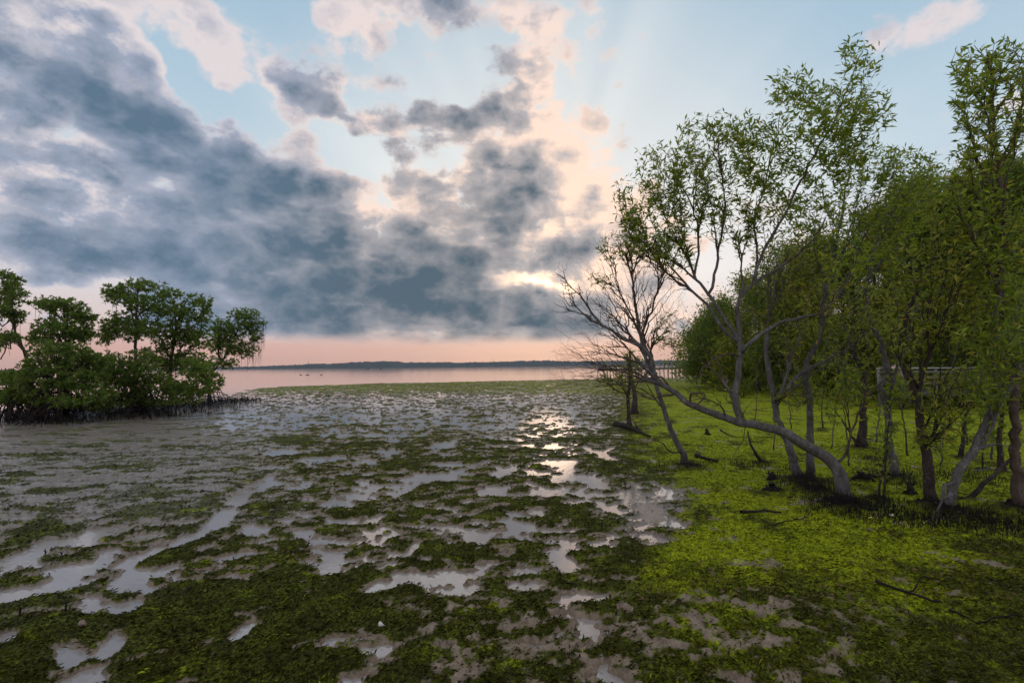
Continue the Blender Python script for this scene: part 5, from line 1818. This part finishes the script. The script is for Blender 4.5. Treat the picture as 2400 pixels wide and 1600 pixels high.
    fallen_leaf(2042, 1231, .10, .1, 'yellow fallen leaf left of the white shell')
    fallen_leaf(2165, 1243, .09, .9, 'yellow fallen leaf in front of the thick dark trunk')
    fallen_leaf(2280, 1262, .11, 1.9, 'yellow fallen leaf standing on edge near the right corner roots')

    # small upright snags on the flat
    rng = np.random.default_rng(77)
    spots = [((1410, 1246), .13, 'branched dark twig standing in the wet mud beside a round algae clump'), ((1448, 1236), .10, 'small leaning twig on the wet mud right of the branched one'), ((1482, 1212), .09, 'lone thin twig on the bright wet mud'), ((1466, 1146), .12, 'thin twig pair at the edge of the bright mud'), ((1545, 1104), .16, 'slender twig near the foot of the slim half-bare tree'),
             ((715, 1108), .10, 'small dark snag standing in a long pool left of the middle'), ((940, 1055), .10, 'small dark snag in the silvery pools at the middle'), ((920, 1012), .12, 'small snag in the far silvery pools'), ((152, 1440), .13, 'stubby mossy snag on the mud at the lower left'), ((45, 1448), .10, 'stubby snag at the lower left edge'), ((105, 1302), .08, 'small snag at the left edge of the pale pool'), ((143, 1305), .05, 'tiny snag in the pale pool at the left')]
    for (px_, py_), h, lab in spots:
        p = gpt(px_, py_)
        z = float(ground_fields(np.array([p.x]), np.array([p.y]))[0][0])
        m_ = MB().tube([(0, 0, -.06), (.01, 0, h * .5), (rng.normal(0, .02), 0, h)], [.012, .009, .004], 5)
        for q in range(3):
            a = rng.random() * 6.3
            s_ = h * rng.uniform(.3, .7)
            m_.tube([(.006, 0, s_), (math.cos(a) * h * .25, math.sin(a) * h * .25, s_ + h * .15), (math.cos(a) * h * .4, math.sin(a) * h * .4, s_ + h * .3)], [.006, .004, .002], 4)
        o = m_.build('snag', M['driftwood'], None, False)
        o.location = (p.x, p.y, max(z, 0))
        tag(o, lab, 'snag', 'small snags standing on the mudflat')


def haze():
    m_, t, out = mat('haze')
    v = t.new('ShaderNodeVolumePrincipled')
    v.inputs['Color'].default_value = (.78, .86, .95, 1)
    v.inputs['Density'].default_value = .0001
    v.inputs['Anisotropy'].default_value = .2
    t.l.new(v.outputs[0], out.inputs['Volume'])
    o = MB().box((0, 1000, 29), (7000, 3600, 62.5)).build('haze', m_)
    tag(o, kind='stuff', label='thin pale blue evening haze over the water and far shore', cat='haze')
right_trees()
wood_trees()
shrubs()
island_trees()
far_shore()
build_ground()
build_fronds()
leaf_litter()


def grove_roots():
    rng = np.random.default_rng(9)
    spots = [((1975, 1205), 900, .26), ((1900, 1160), 800, .30), ((1880, 1140), 300, .22), ((2050, 1215), 500, .30), ((2120, 1225), 500, .28), ((2200, 1235), 500, .22), ((2290, 1230), 600, .30), ((2370, 1250), 700, .34),
             ((2280, 1125), 500, .40), ((2200, 1120), 300, .35), ((2095, 1140), 350, .22), ((2110, 1120), 150, .3), ((1615, 1102), 220, .28), ((1740, 1095), 200, .30), ((1790, 1098), 150, .2), ((2070, 1195), 200, .15), ((2020, 1080), 150, .25), ((1860, 1110), 60, .1)]
    for (p, n, s) in spots:
        g = gpt(*p)
        V, F = pneumatophores(rng, [(g.x, g.y)], n, s * 1.15, .025, .15, .0055)
        o = new_mesh('breathing_roots', V, F, M['root_bark'])
        tag(o, 'dark spiky breathing roots crowding the mud round the mangrove feet', 'roots', kind='stuff')


grove_roots()
jetty()
boardwalk()
boats()
ground_bits()
haze()
